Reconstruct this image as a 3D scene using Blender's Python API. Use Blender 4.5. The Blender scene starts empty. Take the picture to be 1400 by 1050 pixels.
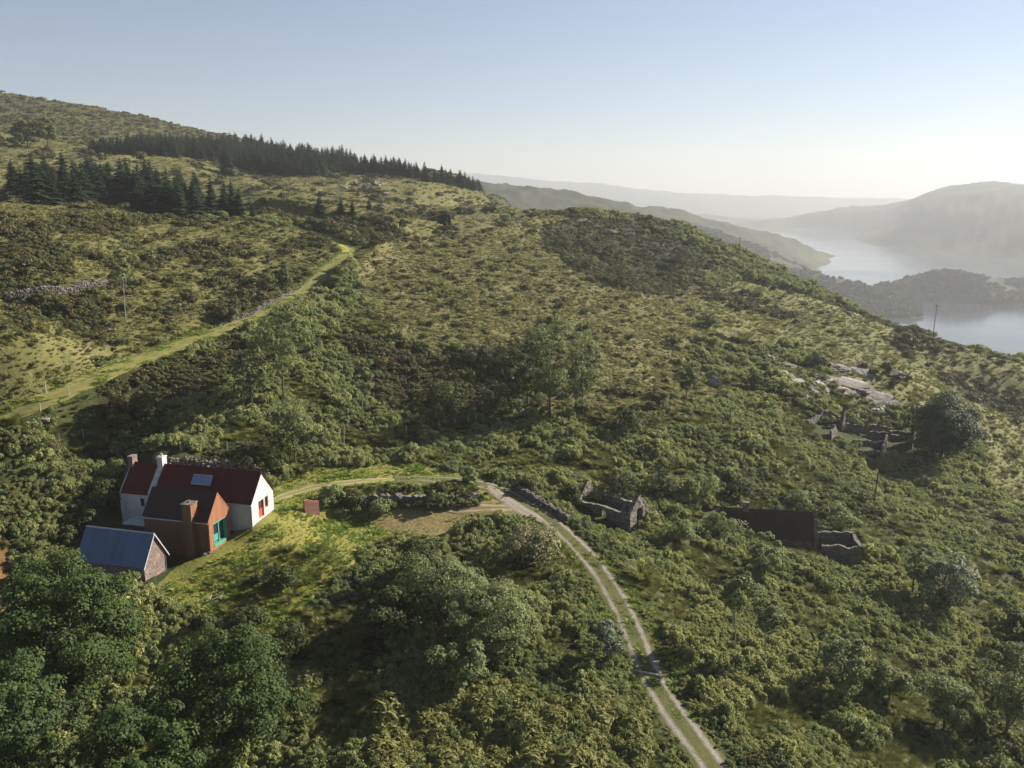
import bpy, math, random
import numpy as np
from mathutils import Vector
SC = bpy.context.scene
COL = SC.collection
R = math.radians
rng = np.random.default_rng(7)
random.seed(7)

# ------------------------------------------------------------------ camera model (drone about 45 m above the track)
F = 1200.0                                  # focal length in pixels of a 1400 x 1050 frame
PITCH = math.atan((525 - 264) / F)
CP, SP = math.cos(PITCH), math.sin(PITCH)
LAKE = -185.0
SUN_AZ, SUN_EL = 60.0, 27.0                 # degrees to the right of the view direction, degrees up

def ray(px, py):
    a = (px - 700) / F; b = (525 - py) / F
    return np.array([a, CP + b * SP, -SP + b * CP])

def at_z(px, py, z):
    r = ray(px, py); return r * (z / r[2])

def at_d(px, py, d):
    r = ray(px, py); return r * (d / math.hypot(r[0], r[1]))

def to_px(P):
    zc = P[..., 1] * CP - P[..., 2] * SP
    yc = P[..., 1] * SP + P[..., 2] * CP
    zc = np.where(zc < 0.1, 0.1, zc)
    return 700 + F * P[..., 0] / zc, 525 - F * yc / zc

# ------------------------------------------------------------------ noise
def _grad(ix, iy, seed):
    h = (ix * 374761393 + iy * 668265263 + seed * 1274126177) & 0xffffffff
    h = ((h ^ (h >> 13)) * 1103515245) & 0xffffffff
    h = (h ^ (h >> 16)) & 0xffff
    a = h.astype(float) * (2 * math.pi / 65536)
    return np.cos(a), np.sin(a)

def perlin(x, y, seed=0):
    x = np.asarray(x, float); y = np.asarray(y, float)
    ix = np.floor(x).astype(np.int64); iy = np.floor(y).astype(np.int64)
    fx = x - ix; fy = y - iy
    u = fx * fx * fx * (fx * (fx * 6 - 15) + 10); v = fy * fy * fy * (fy * (fy * 6 - 15) + 10)
    def d(i, j):
        gx, gy = _grad(ix + i, iy + j, seed)
        return gx * (fx - i) + gy * (fy - j)
    a = d(0, 0) * (1 - u) + d(1, 0) * u
    b = d(0, 1) * (1 - u) + d(1, 1) * u
    return (a * (1 - v) + b * v) * 1.5

def fbm(x, y, scale, octs=4, seed=0, gain=0.5):
    s = 0; a = 1; f = 1.0 / scale
    for k in range(octs):
        s = s + a * perlin(x * f + 17.3 * k, y * f - 9.1 * k, seed + k); a *= gain; f *= 2.03
    return s

def sstep(a, b, x):
    t = np.clip((x - a) / (b - a), 0, 1); return t * t * (3 - 2 * t)

def seg_dist(x, y, pts):
    """distance to a polyline, the parameter (metres along it) and the side"""
    best = np.full(np.shape(x), 1e9); par = np.zeros(np.shape(x)); run = 0
    for (ax, ay), (bx, by) in zip(pts[:-1], pts[1:]):
        dx, dy = bx - ax, by - ay; L2 = dx * dx + dy * dy + 1e-9; L = math.sqrt(L2)
        t = np.clip(((x - ax) * dx + (y - ay) * dy) / L2, 0, 1)
        d = np.hypot(x - ax - t * dx, y - ay - t * dy)
        m = d < best
        best = np.where(m, d, best); par = np.where(m, run + t * L, par); run += L
    return best, par

def in_poly(px, py, poly):
    inside = np.zeros(np.shape(px), bool); n = len(poly)
    for i in range(n):
        x1, y1 = poly[i]; x2, y2 = poly[(i + 1) % n]
        c = ((y1 > py) != (y2 > py)) & (px < (x2 - x1) * (py - y1) / (y2 - y1 + 1e-9) + x1)
        inside ^= c
    return inside

# ------------------------------------------------------------------ terrain
# control points: (pixel x, pixel y, distance) on the ground, then (px, py, z) ones
CD = [
 (550,520,150),(700,500,163),(700,560,146),(600,430,188),(600,370,225),(750,430,205),(750,360,260),
 (900,500,185),(900,420,240),(1000,420,290),(1000,500,205),(1100,480,240),(1100,530,200),(1250,530,230),(1200,480,275),
 (850,350,320),(820,470,182),(500,430,178),
 (0,400,172),(200,400,180),(400,400,195),(480,342,232),(300,450,165),(0,480,140),(150,510,143),(0,575,118),
 (100,450,158),(400,480,158),(300,530,140),
 (50,600,119),(200,605,119),(300,640,116),(400,605,126),(550,600,130),(620,590,135),(500,640,119.5),
 (700,640,124),(800,600,138),(480,560,138),
 (0,300,220),(200,302,245),(350,300,262),(450,300,280),(530,320,264),(610,312,293),(0,350,195),(200,350,210),(350,350,222),
 (150,280,285),(300,292,290),(0,262,320),(500,292,315),(350,275,350),(450,265,400),(580,280,400),(600,270,440),(650,268,540),
 (560,250,560),(450,243,500),(400,235,500),(300,228,480),(200,215,470),(100,204,480),(0,204,470),(680,270,640),
 (0,130,850),(100,142,860),(200,167,870),(290,188,880),(400,214,720),(500,233,690),(600,252,660),(660,266,640),
 (100,172,680),(0,168,660),(250,205,640),(400,224,600),
 (720,291,335),(790,296,365),(860,302,388),(930,322,424),(1010,352,425),(1100,388,390),(1200,432,345),(1277,462,321),(1400,499,306),
 (1000,600,152),(900,650,129),
]
CZ = [
 (345,718,-38.0),(374,698,-38.0),(165,690,-38.0),(180,660,-37.9),(288,754,-39.3),(324,736,-39.2),(199,799,-40.4),(232,781,-40.4),
 (400,800,-41.3),(400,760,-40.1),(400,720,-39.0),(480,672,-38.3),(430,676,-38.4),(550,662,-38.5),(640,660,-39.2),
 (480,696,-40.2),(550,698,-40.3),(620,692,-40.2),(700,690,-40.2),(740,703,-40.6),(800,765,-42),(850,840,-43.4),(893,930,-44.4),(975,1050,-45),
 (700,1050,-44.6),(300,1050,-46),(0,1050,-46.5),(0,850,-41.5),(640,900,-43.4),(500,900,-43.4),(300,900,-43.6),(100,920,-43.5),
 (560,760,-41.1),(650,780,-42),(460,850,-42.6),
 (1400,1050,-54),(1200,1050,-50),(1150,900,-48.5),(1400,900,-56),(1400,750,-57),(1250,750,-52.5),(1050,725,-47.3),(1050,800,-47),
 (860,722,-43.5),(800,700,-42.2),(1180,612,-52),(1290,630,-55),(1400,640,-60),(1400,560,-60),(1100,660,-47.5),(950,800,-45),(1280,850,-52),
 (0,680,-36.5),(0,760,-38.5),(100,720,-38.4),
]
pts = [at_d(*c) for c in CD] + [at_z(*c) for c in CZ]
# the far side of the ridge falls to the lake; the near ground runs on under the camera
for px, d0, z0 in [(720,335,-7),(860,388,-11),(1010,425,-29),(1100,390,-39),(1200,345,-47),(1277,321,-52),(1400,306,-60),(1560,300,-75)]:
    a = (px - 700) / F / CP
    ux, uy = math.sin(math.atan(a)), math.cos(math.atan(a))
    for k, dz in ((1.28, -22), (1.7, -62), (2.4, -115), (3.2, -150), (4.2, -185)):
        z = z0 + dz * (1 + max(0, (z0 + 20)) * 0.012)
        if d0 * k < 1500: pts.append(np.array([ux * d0 * k, uy * d0 * k, max(z, -200)]))
for x, y, z in [(0,20,-46),(-60,20,-48),(60,20,-56),(120,60,-68),(-120,60,-42),(-160,150,-22),(160,150,-70),(230,220,-85),(-250,250,10),(-400,500,55),(-640,760,98),(-300,1150,-60),(0,1300,-90),(-700,1200,70),(-235,880,18),(-150,880,-2),(-60,850,-30),(-330,1000,25)]:
    pts.append(np.array([x, y, z], float))
PTS = np.array(pts)

def tps_fit(P, lam=2e-4):
    n = len(P); X = P[:, :2] / 100.0
    d = np.linalg.norm(X[:, None] - X[None], axis=2)
    K = np.where(d > 0, d * d * np.log(d + 1e-12), 0) + lam * np.eye(n)
    A = np.zeros((n + 3, n + 3)); A[:n, :n] = K
    A[:n, n] = 1; A[:n, n + 1:] = X; A[n, :n] = 1; A[n + 1:, :n] = X.T
    b = np.zeros(n + 3); b[:n] = P[:, 2]
    return X, np.linalg.solve(A, b)
TX, TW = tps_fit(PTS)

def tps(x, y):
    sh = np.shape(x); x = np.ravel(x) / 100.0; y = np.ravel(y) / 100.0
    out = np.empty(len(x)); n = len(TX)
    for s in range(0, len(x), 40000):
        xs, ys = x[s:s + 40000], y[s:s + 40000]
        d2 = (xs[:, None] - TX[None, :, 0]) ** 2 + (ys[:, None] - TX[None, :, 1]) ** 2
        k = 0.5 * d2 * np.log(d2 + 1e-12)
        out[s:s + 40000] = k @ TW[:n] + TW[n] + TW[n + 1] * xs + TW[n + 2] * ys
    return out.reshape(sh)

# far hills: ridge lines of (pixel x, pixel y of the crest, distance), half width across
def ridge(rows):
    return [tuple(at_d(px, py, d)) for px, py, d in rows]
FAR = [
 (ridge([(560,240,1700),(660,252,1800),(700,258,1900),(760,272,2050),(800,281,2150),(850,285,2300),(900,289,2400),(960,302,2550),(1040,318,2700),(1085,335,2800),(1105,343,2830)]), [700,700,700,680,640,580,520,400,290,190,130]),
 (ridge([(1800,262,3200),(1600,256,3450),(1480,252,3700),(1400,250,3900),(1340,250,4300),(1327,252,4400),(1270,271,4800),(1200,280,5000),(1150,284,5100),(1090,294,5200),(1040,301,5200),(1000,306,5200)]), [800,760,680,620,520,480,420,400,380,330,280,200]),
 (ridge([(600,234,9000),(680,240,9000),(740,246,9000),(800,250,9000),(860,258,9200),(930,264,9500)]), [1800]*6),
 (ridge([(700,266,8600),(800,271,8600),(900,269,8800),(980,267,9200),(1060,268,9500),(1150,270,9600),(1250,272,9600)]), [1200]*7),
 (ridge([(700,285,5200),(800,287,5400),(900,289,5600),(980,295,5600),(1020,300,5600)]), [500]*5),
 (ridge([(930,372,1600),(1020,366,1640),(1075,368,1650),(1110,377,1640),(1140,391,1600),(1180,402,1560),(1205,418,1500)]), [170,180,180,160,130,120,110]),
 (ridge([(1240,388,1760),(1275,376,1790),(1305,371,1810),(1345,376,1820),(1375,384,1830),(1400,386,1850),(1500,380,1920),(1650,370,2000)]), [110,130,145,150,160,170,180,200]),
 (ridge([(1130,388,1740),(1180,388,1800),(1250,388,1800)]), [60]*3),
]

def far_h(x, y):
    z = np.full(np.shape(x), LAKE - 12.0)
    for pts, ws in FAR:
        p2 = [(p[0], p[1]) for p in pts]
        d, par = seg_dist(x, y, p2)
        L = np.concatenate([[0], np.cumsum([math.hypot(b[0] - a[0], b[1] - a[1]) for a, b in zip(p2[:-1], p2[1:])])])
        h = np.interp(par, L, [p[2] for p in pts]) - (LAKE - 12.0)
        w = np.interp(par, L, ws)
        wob = 1 + (0.16 if ws[0] < 750 else 0.05) * fbm(x, y, ws[0] * 0.7, 3, 31)
        t = d / (w * wob)
        z = np.maximum(z, LAKE - 12.0 + h * np.maximum(0, 1 - t * t) ** 1.35 * (1 + 0.05 * fbm(x, y, ws[0] * 0.35, 3, 37) * np.minimum(1, t * 3 + .15)))
    # misty plain beyond the head of the lake
    land = sstep(4300, 5200, y + 0.25 * x + 260 * fbm(x, y, 900, 3, 5)) * sstep(3200, 1500, x - 0.12 * y)
    z = np.maximum(z, LAKE - 12 + land * (17 + 6 * fbm(x, y, 700, 2, 8)))
    return z

def smax(a, b, k=8.0):
    h = np.clip(0.5 + 0.5 * (a - b) / k, 0, 1)
    return b * (1 - h) + a * h + k * h * (1 - h) * 0.5

TRACK_PX = [(990,1085),(975,1049),(930,987),(892,929),(863,860),(835,805),(804,762),(764,722),(721,691),(686,671),(646,660),(600,656),(540,656)]
YARD_PX = [(722,692),(690,694),(650,695),(610,698)]
DRIVE_PX = [(540,656),(480,658),(440,664),(410,672),(388,679),(372,684)]
PATH_PX = [(-30,588),(30,562),(100,532),(180,497),(260,468),(330,440),(395,408),(425,391),(450,368),(470,352),(480,341),(470,330),(440,319),(405,308),(375,302)]
BANKS = []                                 # (polyline xy, height, width) earth banks beside the sunken path

def base_h(x, y):
    r = np.hypot(x, y)
    n = tps(x, y) - 500 * sstep(950, 1700, r) ** 1
    n = np.clip(n, LAKE - 12, 400)
    return smax(n, far_h(x, y), 6.0)

def hit(px, py, fn=None):
    """first point of the ground along a line of sight, as a survey of the hillside"""
    fn = fn or base_h
    r = ray(px, py); r = r / math.hypot(r[0], r[1])
    d = np.geomspace(30, 9000, 1500)
    P = r[None] * d[:, None]
    below = P[:, 2] < fn(P[:, 0], P[:, 1])
    i = int(np.argmax(below)) if below.any() else len(d) - 1
    a, b = d[max(i - 1, 0)], d[i]
    dd = np.linspace(a, b, 40); P = r[None] * dd[:, None]
    below = P[:, 2] < fn(P[:, 0], P[:, 1])
    j = int(np.argmax(below)) if below.any() else 39
    return P[j]

def hits(pxs, fn=None):
    return [hit(a, b, fn) for a, b in pxs]

def smooth_line(P, step=1.0):
    """Catmull-Rom through the 2-D points, resampled"""
    P = np.array([p[:2] for p in P]); out = []
    Q = np.vstack([2 * P[0] - P[1], P, 2 * P[-1] - P[-2]])
    for i in range(1, len(Q) - 2):
        n = max(2, int(np.linalg.norm(Q[i + 1] - Q[i]) / step))
        for t in np.linspace(0, 1, n, endpoint=False):
            t2, t3 = t * t, t * t * t
            out.append(0.5 * (2 * Q[i] + (Q[i + 1] - Q[i - 1]) * t + (2 * Q[i - 1] - 5 * Q[i] + 4 * Q[i + 1] - Q[i + 2]) * t2 + (3 * Q[i] - Q[i - 1] - 3 * Q[i + 1] + Q[i + 2]) * t3))
    out.append(P[-1]); return np.array(out)

TRACK = smooth_line(hits(TRACK_PX)); YARD = smooth_line(hits(YARD_PX)); DRIVE = smooth_line(hits(DRIVE_PX)); PATH = smooth_line(hits(PATH_PX))
def thin(A, k=4): return [tuple(p) for p in np.vstack([A[::k], A[-1:]])]
LINES = {'track': thin(TRACK), 'yard': thin(YARD), 'drive': thin(DRIVE), 'path': thin(PATH)}
bank1 = smooth_line(hits([(462,396),(484,378),(506,358),(524,340)])); bank2 = smooth_line(hits([(360,290),(400,294),(440,299),(480,304),(520,311),(545,322)]))
BANKS = [(thin(bank1), 2.8, 2.6), (thin(bank2), 4.2, 4.0)]
CUT = [tuple(p[:2]) for p in hits([(484,342),(478,332),(450,322),(410,308)])]

BENCH = {}
for k in ('path', 'track', 'drive'):
    a_ = np.array(LINES[k]); s_ = np.concatenate([[0], np.cumsum(np.hypot(*np.diff(a_, axis=0).T))]); BENCH[k] = (s_, base_h(a_[:, 0], a_[:, 1]))
LAWN_PX = [(205,805),(236,775),(300,748),(340,722),(352,700),(378,668),(410,640),(520,636),(600,640),(650,652),(705,676),(735,700),(690,712),(620,722),(555,735),(500,752),(468,778),(452,815),(440,858),(400,872),(340,866),(285,852),(235,835)]
def ground_h(x, y):
    z = base_h(x, y); r = np.hypot(x, y)
    dmin = np.full(np.shape(x), 1e9)
    for k in LINES:
        d, _ = seg_dist(x, y, LINES[k]); dmin = np.minimum(dmin, d)
    ppx, ppy = to_px(np.stack([x, y, z], -1))
    lawn = in_poly(ppx, ppy, LAWN_PX)
    calm = sstep(1.5, 7, dmin) * np.where(lawn, 0.18, 1.0)
    amp = sstep(60, 150, r) * 0.6 + 0.4
    z = z + calm * (0.9 * amp * fbm(x, y, 26, 4, 3) + 0.35 * fbm(x, y, 5.5, 3, 11))
    lump = np.abs(fbm(x, y, 90, 4, 23))
    z = z + sstep(180, 420, r) * sstep(1700, 800, r) * calm * (2.4 * fbm(x, y, 60, 4, 51) + 3 * (0.25 - lump)) * sstep(-120, -60, z)
    z = z + sstep(1200, 1600, r) * sstep(LAKE - 4, LAKE + 16, z) * (10 * fbm(x, y, 160, 4, 41) + 3.0 * fbm(x, y, 30, 2, 43))
    for k, hw in (('path', 1.7), ('track', 1.8), ('drive', 1.3)):          # lanes are benched into the slope
        d, par = seg_dist(x, y, LINES[k])
        near = d < hw + 4.5
        if near.any(): z = np.where(near, z + (np.interp(par, BENCH[k][0], BENCH[k][1]) - z) * (1 - sstep(hw + .2, hw + 4.2, d)) * (0.95 if k != 'track' else .8), z)
    for pl, h, w in BANKS:
        d, par = seg_dist(x, y, pl); z = z + h * np.exp(-(d / w) ** 2)
    d, _ = seg_dist(x, y, CUT); z = z - 1.2 * np.exp(-(d / 3.0) ** 2)
    return z

def gz(x, y): return float(ground_h(np.array([x]), np.array([y]))[0])
# ------------------------------------------------------------------ node materials
def new_mat(name):
    m = bpy.data.materials.new(name); m.use_nodes = True
    nt = m.node_tree; nt.nodes.clear()
    return m, nt

class N:
    """tiny node helper"""
    def __init__(self, nt): self.nt = nt
    def n(self, typ, props=None, **ins):
        nd = self.nt.nodes.new(typ)
        for k, v in (props or {}).items(): setattr(nd, k, v)
        for k, v in ins.items():
            key = int(k[1:]) if k[0] == 'i' and k[1:].isdigit() else k.replace('_', ' ')
            s = nd.inputs[key]
            if isinstance(v, bpy.types.NodeSocket): self.nt.links.new(v, s)
            else: s.default_value = v
        return nd
    def mix(self, fac, a, b, mode='MIX'):
        nd = self.nt.nodes.new('ShaderNodeMix'); nd.data_type = 'RGBA'; nd.blend_type = mode
        for s, v in ((nd.inputs[0], fac), (nd.inputs[6], a), (nd.inputs[7], b)):
            if isinstance(v, bpy.types.NodeSocket): self.nt.links.new(v, s)
            else: s.default_value = v if not isinstance(v, tuple) or len(v) == 4 else (*v, 1)
        return nd.outputs[2]
    def ramp(self, fac, stops):
        nd = self.nt.nodes.new('ShaderNodeValToRGB'); self.nt.links.new(fac, nd.inputs[0])
        e = nd.color_ramp.elements
        while len(e) < len(stops): e.new(0.5)
        for el, (p, c) in zip(e, stops):
            el.position = p; el.color = (*c, 1) if isinstance(c, tuple) else (c, c, c, 1)
        return nd.outputs[0]
    def math(self, op, a, b=0.0):
        nd = self.nt.nodes.new('ShaderNodeMath'); nd.operation = op
        for s, v in ((nd.inputs[0], a), (nd.inputs[1], b)):
            if isinstance(v, bpy.types.NodeSocket): self.nt.links.new(v, s)
            else: s.default_value = v
        return nd.outputs[0]
    def noise(self, vec, scale, detail=4, rough=0.55, dist=0.0):
        nd = self.nt.nodes.new('ShaderNodeTexNoise'); nd.inputs['Scale'].default_value = scale
        nd.inputs['Detail'].default_value = detail; nd.inputs['Roughness'].default_value = rough; nd.inputs['Distortion'].default_value = dist
        if vec is not None: self.nt.links.new(vec, nd.inputs['Vector'])
        return nd.outputs[0]
    def out(self, shader):
        o = self.nt.nodes.new('ShaderNodeOutputMaterial'); self.nt.links.new(shader, o.inputs[0]); return o

def col4(c): return (*c, 1)

def leaf_mat(name, dark, light, trans=0.3, drift=0.05, rough=0.55, flower=None, spread=1.0):
    m, nt = new_mat(name); h = N(nt)
    oi = h.n('ShaderNodeObjectInfo'); geo = h.n('ShaderNodeNewGeometry')
    big = h.noise(geo.outputs['Position'], drift, 3, 0.6)
    small = h.noise(geo.outputs['Position'], 1.7, 2, 0.6)
    f = h.math('ADD', h.math('MULTIPLY', oi.outputs['Random'], 0.35 * spread), h.math('MULTIPLY', h.math('SUBTRACT', big, 0.3), 1.1 * spread))
    f = h.math('ADD', f, h.math('MULTIPLY', h.math('SUBTRACT', small, 0.5), 0.9))
    c = h.ramp(f, [(0.05, dark), (0.95, light)])
    ri = geo.outputs['Random Per Island']
    c = h.mix(h.math('MULTIPLY', ri, 0.45), c, tuple(min(1, v * 1.9 + .006) for v in light))
    if flower:
        fl = h.ramp(h.noise(geo.outputs['Position'], 0.9, 3, 0.7), [(0.42, 0.0), (0.62, 1.0)])
        fl = h.math('MULTIPLY', fl, h.math('GREATER_THAN', ri, 0.3))
        c = h.mix(fl, c, flower)
    b = h.n('ShaderNodeBsdfPrincipled', Base_Color=c, Roughness=rough)
    b.inputs['Specular IOR Level'].default_value = 0.08
    tr = h.n('ShaderNodeBsdfTranslucent', Color=h.mix(0.5, c, (0.05, 0.06, 0.008), 'ADD') if trans > .2 else c)
    h.out(h.n('ShaderNodeMixShader', i0=trans, i1=b.outputs[0], i2=tr.outputs[0]).outputs[0])
    return m

def rough_mat(name, c1, c2, scale=3.0, bump=0.4, rough=0.85, c3=None, metallic=0.0, coords='Object', detail=6):
    m, nt = new_mat(name); h = N(nt)
    v = h.n('ShaderNodeTexCoord').outputs[coords] if coords == 'Object' else h.n('ShaderNodeNewGeometry').outputs['Position']
    a = h.noise(v, scale, detail, 0.65)
    c = h.ramp(a, [(0.3, c1), (0.72, c2)])
    if c3:
        c = h.mix(h.ramp(h.noise(v, scale * 0.27, 4, 0.6), [(0.5, 0.0), (0.66, 1.0)]), c, c3)
    b = h.n('ShaderNodeBsdfPrincipled', Base_Color=c, Roughness=rough, Metallic=metallic)
    b.inputs['Specular IOR Level'].default_value = 0.3
    if bump:
        bp = h.n('ShaderNodeBump', Strength=bump, Distance=0.06, Height=h.noise(v, scale * 2.5, 5, 0.6))
        nt.links.new(bp.outputs[0], b.inputs['Normal'])
    h.out(b.outputs[0]); return m

def stone_mat(name, c1, c2, size=2.2, mortar=(0.05, 0.045, 0.04)):
    m, nt = new_mat(name); h = N(nt)
    v = h.n('ShaderNodeTexCoord').outputs['Object']
    mp = h.n('ShaderNodeMapping', Vector=v, Scale=(size, size, size * 1.7))
    vo = h.n('ShaderNodeTexVoronoi', Vector=mp.outputs[0], Scale=1.0)
    ed = h.n('ShaderNodeTexVoronoi', {'feature': 'DISTANCE_TO_EDGE'}, Vector=mp.outputs[0], Scale=1.0)
    sep = h.n('ShaderNodeSeparateColor', Color=vo.outputs['Color'])
    c = h.ramp(sep.outputs[0], [(0.0, c1), (1.0, c2)])
    c = h.mix(h.ramp(h.noise(v, 1.1, 4), [(0.45, 0.0), (0.7, 0.55)]), c, (0.09, 0.095, 0.05))
    e = h.ramp(ed.outputs['Distance'], [(0.0, 0.0), (0.09, 1.0)])
    c = h.mix(e, mortar, c)
    b = h.n('ShaderNodeBsdfPrincipled', Base_Color=c, Roughness=0.9)
    bp = h.n('ShaderNodeBump', Strength=0.7, Distance=0.08, Height=e)
    nt.links.new(bp.outputs[0], b.inputs['Normal']); h.out(b.outputs[0]); return m

def corrugated_mat(name, c1, c2, rust=None, axis=0, pitch=0.15, rough=0.5, metallic=0.0):
    m, nt = new_mat(name); h = N(nt)
    v = h.n('ShaderNodeTexCoord').outputs['Object']
    sx = h.n('ShaderNodeSeparateXYZ', Vector=v)
    wave = h.math('SINE', h.math('MULTIPLY', sx.outputs[axis], 2 * math.pi / pitch))
    mp = h.n('ShaderNodeMapping', Vector=v, Scale=(1.0, 0.15, 0.15))
    a = h.noise(mp.outputs[0], 1.6, 5, 0.65)
    c = h.ramp(a, [(0.3, c1), (0.7, c2)])
    if rust: c = h.mix(h.ramp(h.noise(v, 0.8, 5, 0.7), [(0.5, 0.0), (0.68, 1.0)]), c, rust)
    sheet = h.math('FLOOR', h.math('MULTIPLY', sx.outputs[axis], 1.1))
    wn = h.n('ShaderNodeTexWhiteNoise', {'noise_dimensions': '1D'}, W=sheet)
    c = h.mix(h.math('MULTIPLY', wn.outputs[0], 0.3), c, tuple(x * 0.55 for x in c1))
    b = h.n('ShaderNodeBsdfPrincipled', Base_Color=c, Roughness=rough, Metallic=metallic); b.inputs['Specular IOR Level'].default_value = 0.15
    bp = h.n('ShaderNodeBump', Strength=0.16, Distance=0.03, Height=wave)
    nt.links.new(bp.outputs[0], b.inputs['Normal']); h.out(b.outputs[0]); return m

def board_mat(name, c1, c2, axis=1, width=0.14):
    m, nt = new_mat(name); h = N(nt)
    v = h.n('ShaderNodeTexCoord').outputs['Object']; sx = h.n('ShaderNodeSeparateXYZ', Vector=v)
    u = h.math('DIVIDE', sx.outputs[axis], width)
    wn = h.n('ShaderNodeTexWhiteNoise', {'noise_dimensions': '1D'}, W=h.math('FLOOR', u))
    fr = h.math('FRACT', u)
    gap = h.ramp(fr, [(0.0, 0.0), (0.09, 1.0)])
    mp = h.n('ShaderNodeMapping', Vector=v, Scale=(6, 6, 0.5))
    c = h.ramp(h.math('ADD', h.math('MULTIPLY', wn.outputs[0], 0.7), h.math('MULTIPLY', h.noise(mp.outputs[0], 1.5, 4), 0.4)), [(0.1, c1), (0.95, c2)])
    c = h.mix(gap, tuple(x * 0.3 for x in c1), c)
    b = h.n('ShaderNodeBsdfPrincipled', Base_Color=c, Roughness=0.7)
    bp = h.n('ShaderNodeBump', Strength=0.6, Distance=0.02, Height=gap)
    nt.links.new(bp.outputs[0], b.inputs['Normal']); h.out(b.outputs[0]); return m

def glass_mat(name, c=(0.02, 0.03, 0.035), rough=0.06):
    m, nt = new_mat(name); h = N(nt)
    b = h.n('ShaderNodeBsdfPrincipled', Base_Color=col4(c), Roughness=rough)
    b.inputs['Specular IOR Level'].default_value = 0.9
    h.out(b.outputs[0]); return m

M = {}
M['bracken'] = leaf_mat('bracken_fronds', (0.107, 0.130, 0.047), (0.287, 0.288, 0.110), 0.38)
M['bracken_dry'] = leaf_mat('dry_hill_bracken', (0.124, 0.124, 0.050), (0.283, 0.264, 0.118), 0.36)
M['scrub'] = leaf_mat('bramble_leaves', (0.074, 0.105, 0.041), (0.203, 0.230, 0.092), 0.34)
M['gorse'] = leaf_mat('gorse_spines', (0.043, 0.055, 0.022), (0.112, 0.115, 0.045), 0.2)
M['gorse_bloom'] = leaf_mat('gorse_fading_bloom', (0.041, 0.049, 0.018), (0.102, 0.099, 0.036), 0.2, flower=(0.14, 0.095, 0.035))
M['tussock'] = leaf_mat('tussock_blades', (0.097, 0.105, 0.034), (0.232, 0.220, 0.083), 0.3)
M['tuss_green'] = leaf_mat('green_tussock_blades', (0.069, 0.085, 0.024), (0.173, 0.172, 0.048), 0.3)
M['rush'] = leaf_mat('rush_mound_blades', (0.070, 0.085, 0.022), (0.185, 0.178, 0.058), 0.3, 0.5)
M['lawn_blade'] = leaf_mat('lawn_blades', (0.109, 0.160, 0.030), (0.244, 0.291, 0.066), 0.3)
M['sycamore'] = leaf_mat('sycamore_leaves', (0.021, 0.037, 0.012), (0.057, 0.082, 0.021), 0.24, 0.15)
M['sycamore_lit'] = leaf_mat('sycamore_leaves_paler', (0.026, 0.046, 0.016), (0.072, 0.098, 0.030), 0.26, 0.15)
M['willow'] = leaf_mat('willow_leaves', (0.075, 0.100, 0.038), (0.191, 0.216, 0.089), 0.36, 0.15)
M['birch'] = leaf_mat('birch_leaves', (0.068, 0.090, 0.035), (0.174, 0.196, 0.077), 0.38, 0.15)
M['oak'] = leaf_mat('dark_round_tree_leaves', (0.012, 0.026, 0.010), (0.030, 0.048, 0.016), 0.16, 0.15)
M['haw'] = leaf_mat('hawthorn_leaves', (0.045, 0.076, 0.036), (0.112, 0.146, 0.074), 0.25, 0.15, flower=(0.30, 0.29, 0.22))
M['cream'] = leaf_mat('cream_blossom_leaves', (0.05, 0.062, 0.024), (0.12, 0.12, 0.05), 0.25, 0.15, flower=(0.42, 0.36, 0.20))
M['pale'] = leaf_mat('pale_upland_leaves', (0.055, 0.070, 0.024), (0.115, 0.120, 0.040), 0.3, 0.15)
M['spruce'] = leaf_mat('spruce_needles', (0.010, 0.022, 0.013), (0.026, 0.042, 0.020), 0.1, 0.05)
M['bush'] = leaf_mat('dark_bush_leaves', (0.024, 0.036, 0.013), (0.068, 0.078, 0.024), 0.25, 0.15)
M['far_leaf'] = leaf_mat('lakeside_wood_leaves', (0.014, 0.022, 0.010), (0.040, 0.050, 0.018), 0.1, 0.02)
M['bark'] = rough_mat('brown_bark', (0.05, 0.04, 0.03), (0.11, 0.09, 0.07), 6)
M['birch_bark'] = rough_mat('pale_birch_bark', (0.12, 0.11, 0.10), (0.28, 0.265, 0.24), 5)
M['slab'] = rough_mat('pink_grey_bedrock', (0.15, 0.132, 0.122), (0.31, 0.272, 0.25), 0.9, 1.0, 0.9, c3=(0.12, 0.115, 0.07))
M['rock'] = rough_mat('pale_hill_rock', (0.15, 0.132, 0.118), (0.30, 0.265, 0.235), 1.4, 0.9, 0.9, c3=(0.10, 0.098, 0.07))
M['stone'] = stone_mat('ruin_stone', (0.085, 0.074, 0.064), (0.22, 0.195, 0.17))
M['stone_dark'] = stone_mat('dark_ruin_stone', (0.06, 0.052, 0.046), (0.15, 0.13, 0.115))
M['drystone'] = stone_mat('drystone_rubble', (0.085, 0.075, 0.066), (0.24, 0.215, 0.195), 2.6)
M['rubble'] = rough_mat('rubble_stones', (0.06, 0.052, 0.046), (0.19, 0.168, 0.15), 0.9, 0.5, 0.9)
M['white'] = rough_mat('white_limewash', (0.36, 0.36, 0.355), (0.48, 0.475, 0.465), 1.6, 0.3, 0.85, c3=(0.29, 0.285, 0.27))
M['red_roof'] = corrugated_mat('red_tin_roof', (0.066, 0.010, 0.011), (0.100, 0.015, 0.014), rust=(0.046, 0.011, 0.010), rough=0.65)
M['brown_roof'] = corrugated_mat('dark_brown_tin_roof', (0.034, 0.018, 0.015), (0.052, 0.028, 0.023), rough=0.55)
M['blue_roof'] = corrugated_mat('blue_grey_tin_roof', (0.072, 0.118, 0.195), (0.095, 0.148, 0.235), rough=0.75, metallic=0.0)  # blue of the reflected sky put into the base colour
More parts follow.
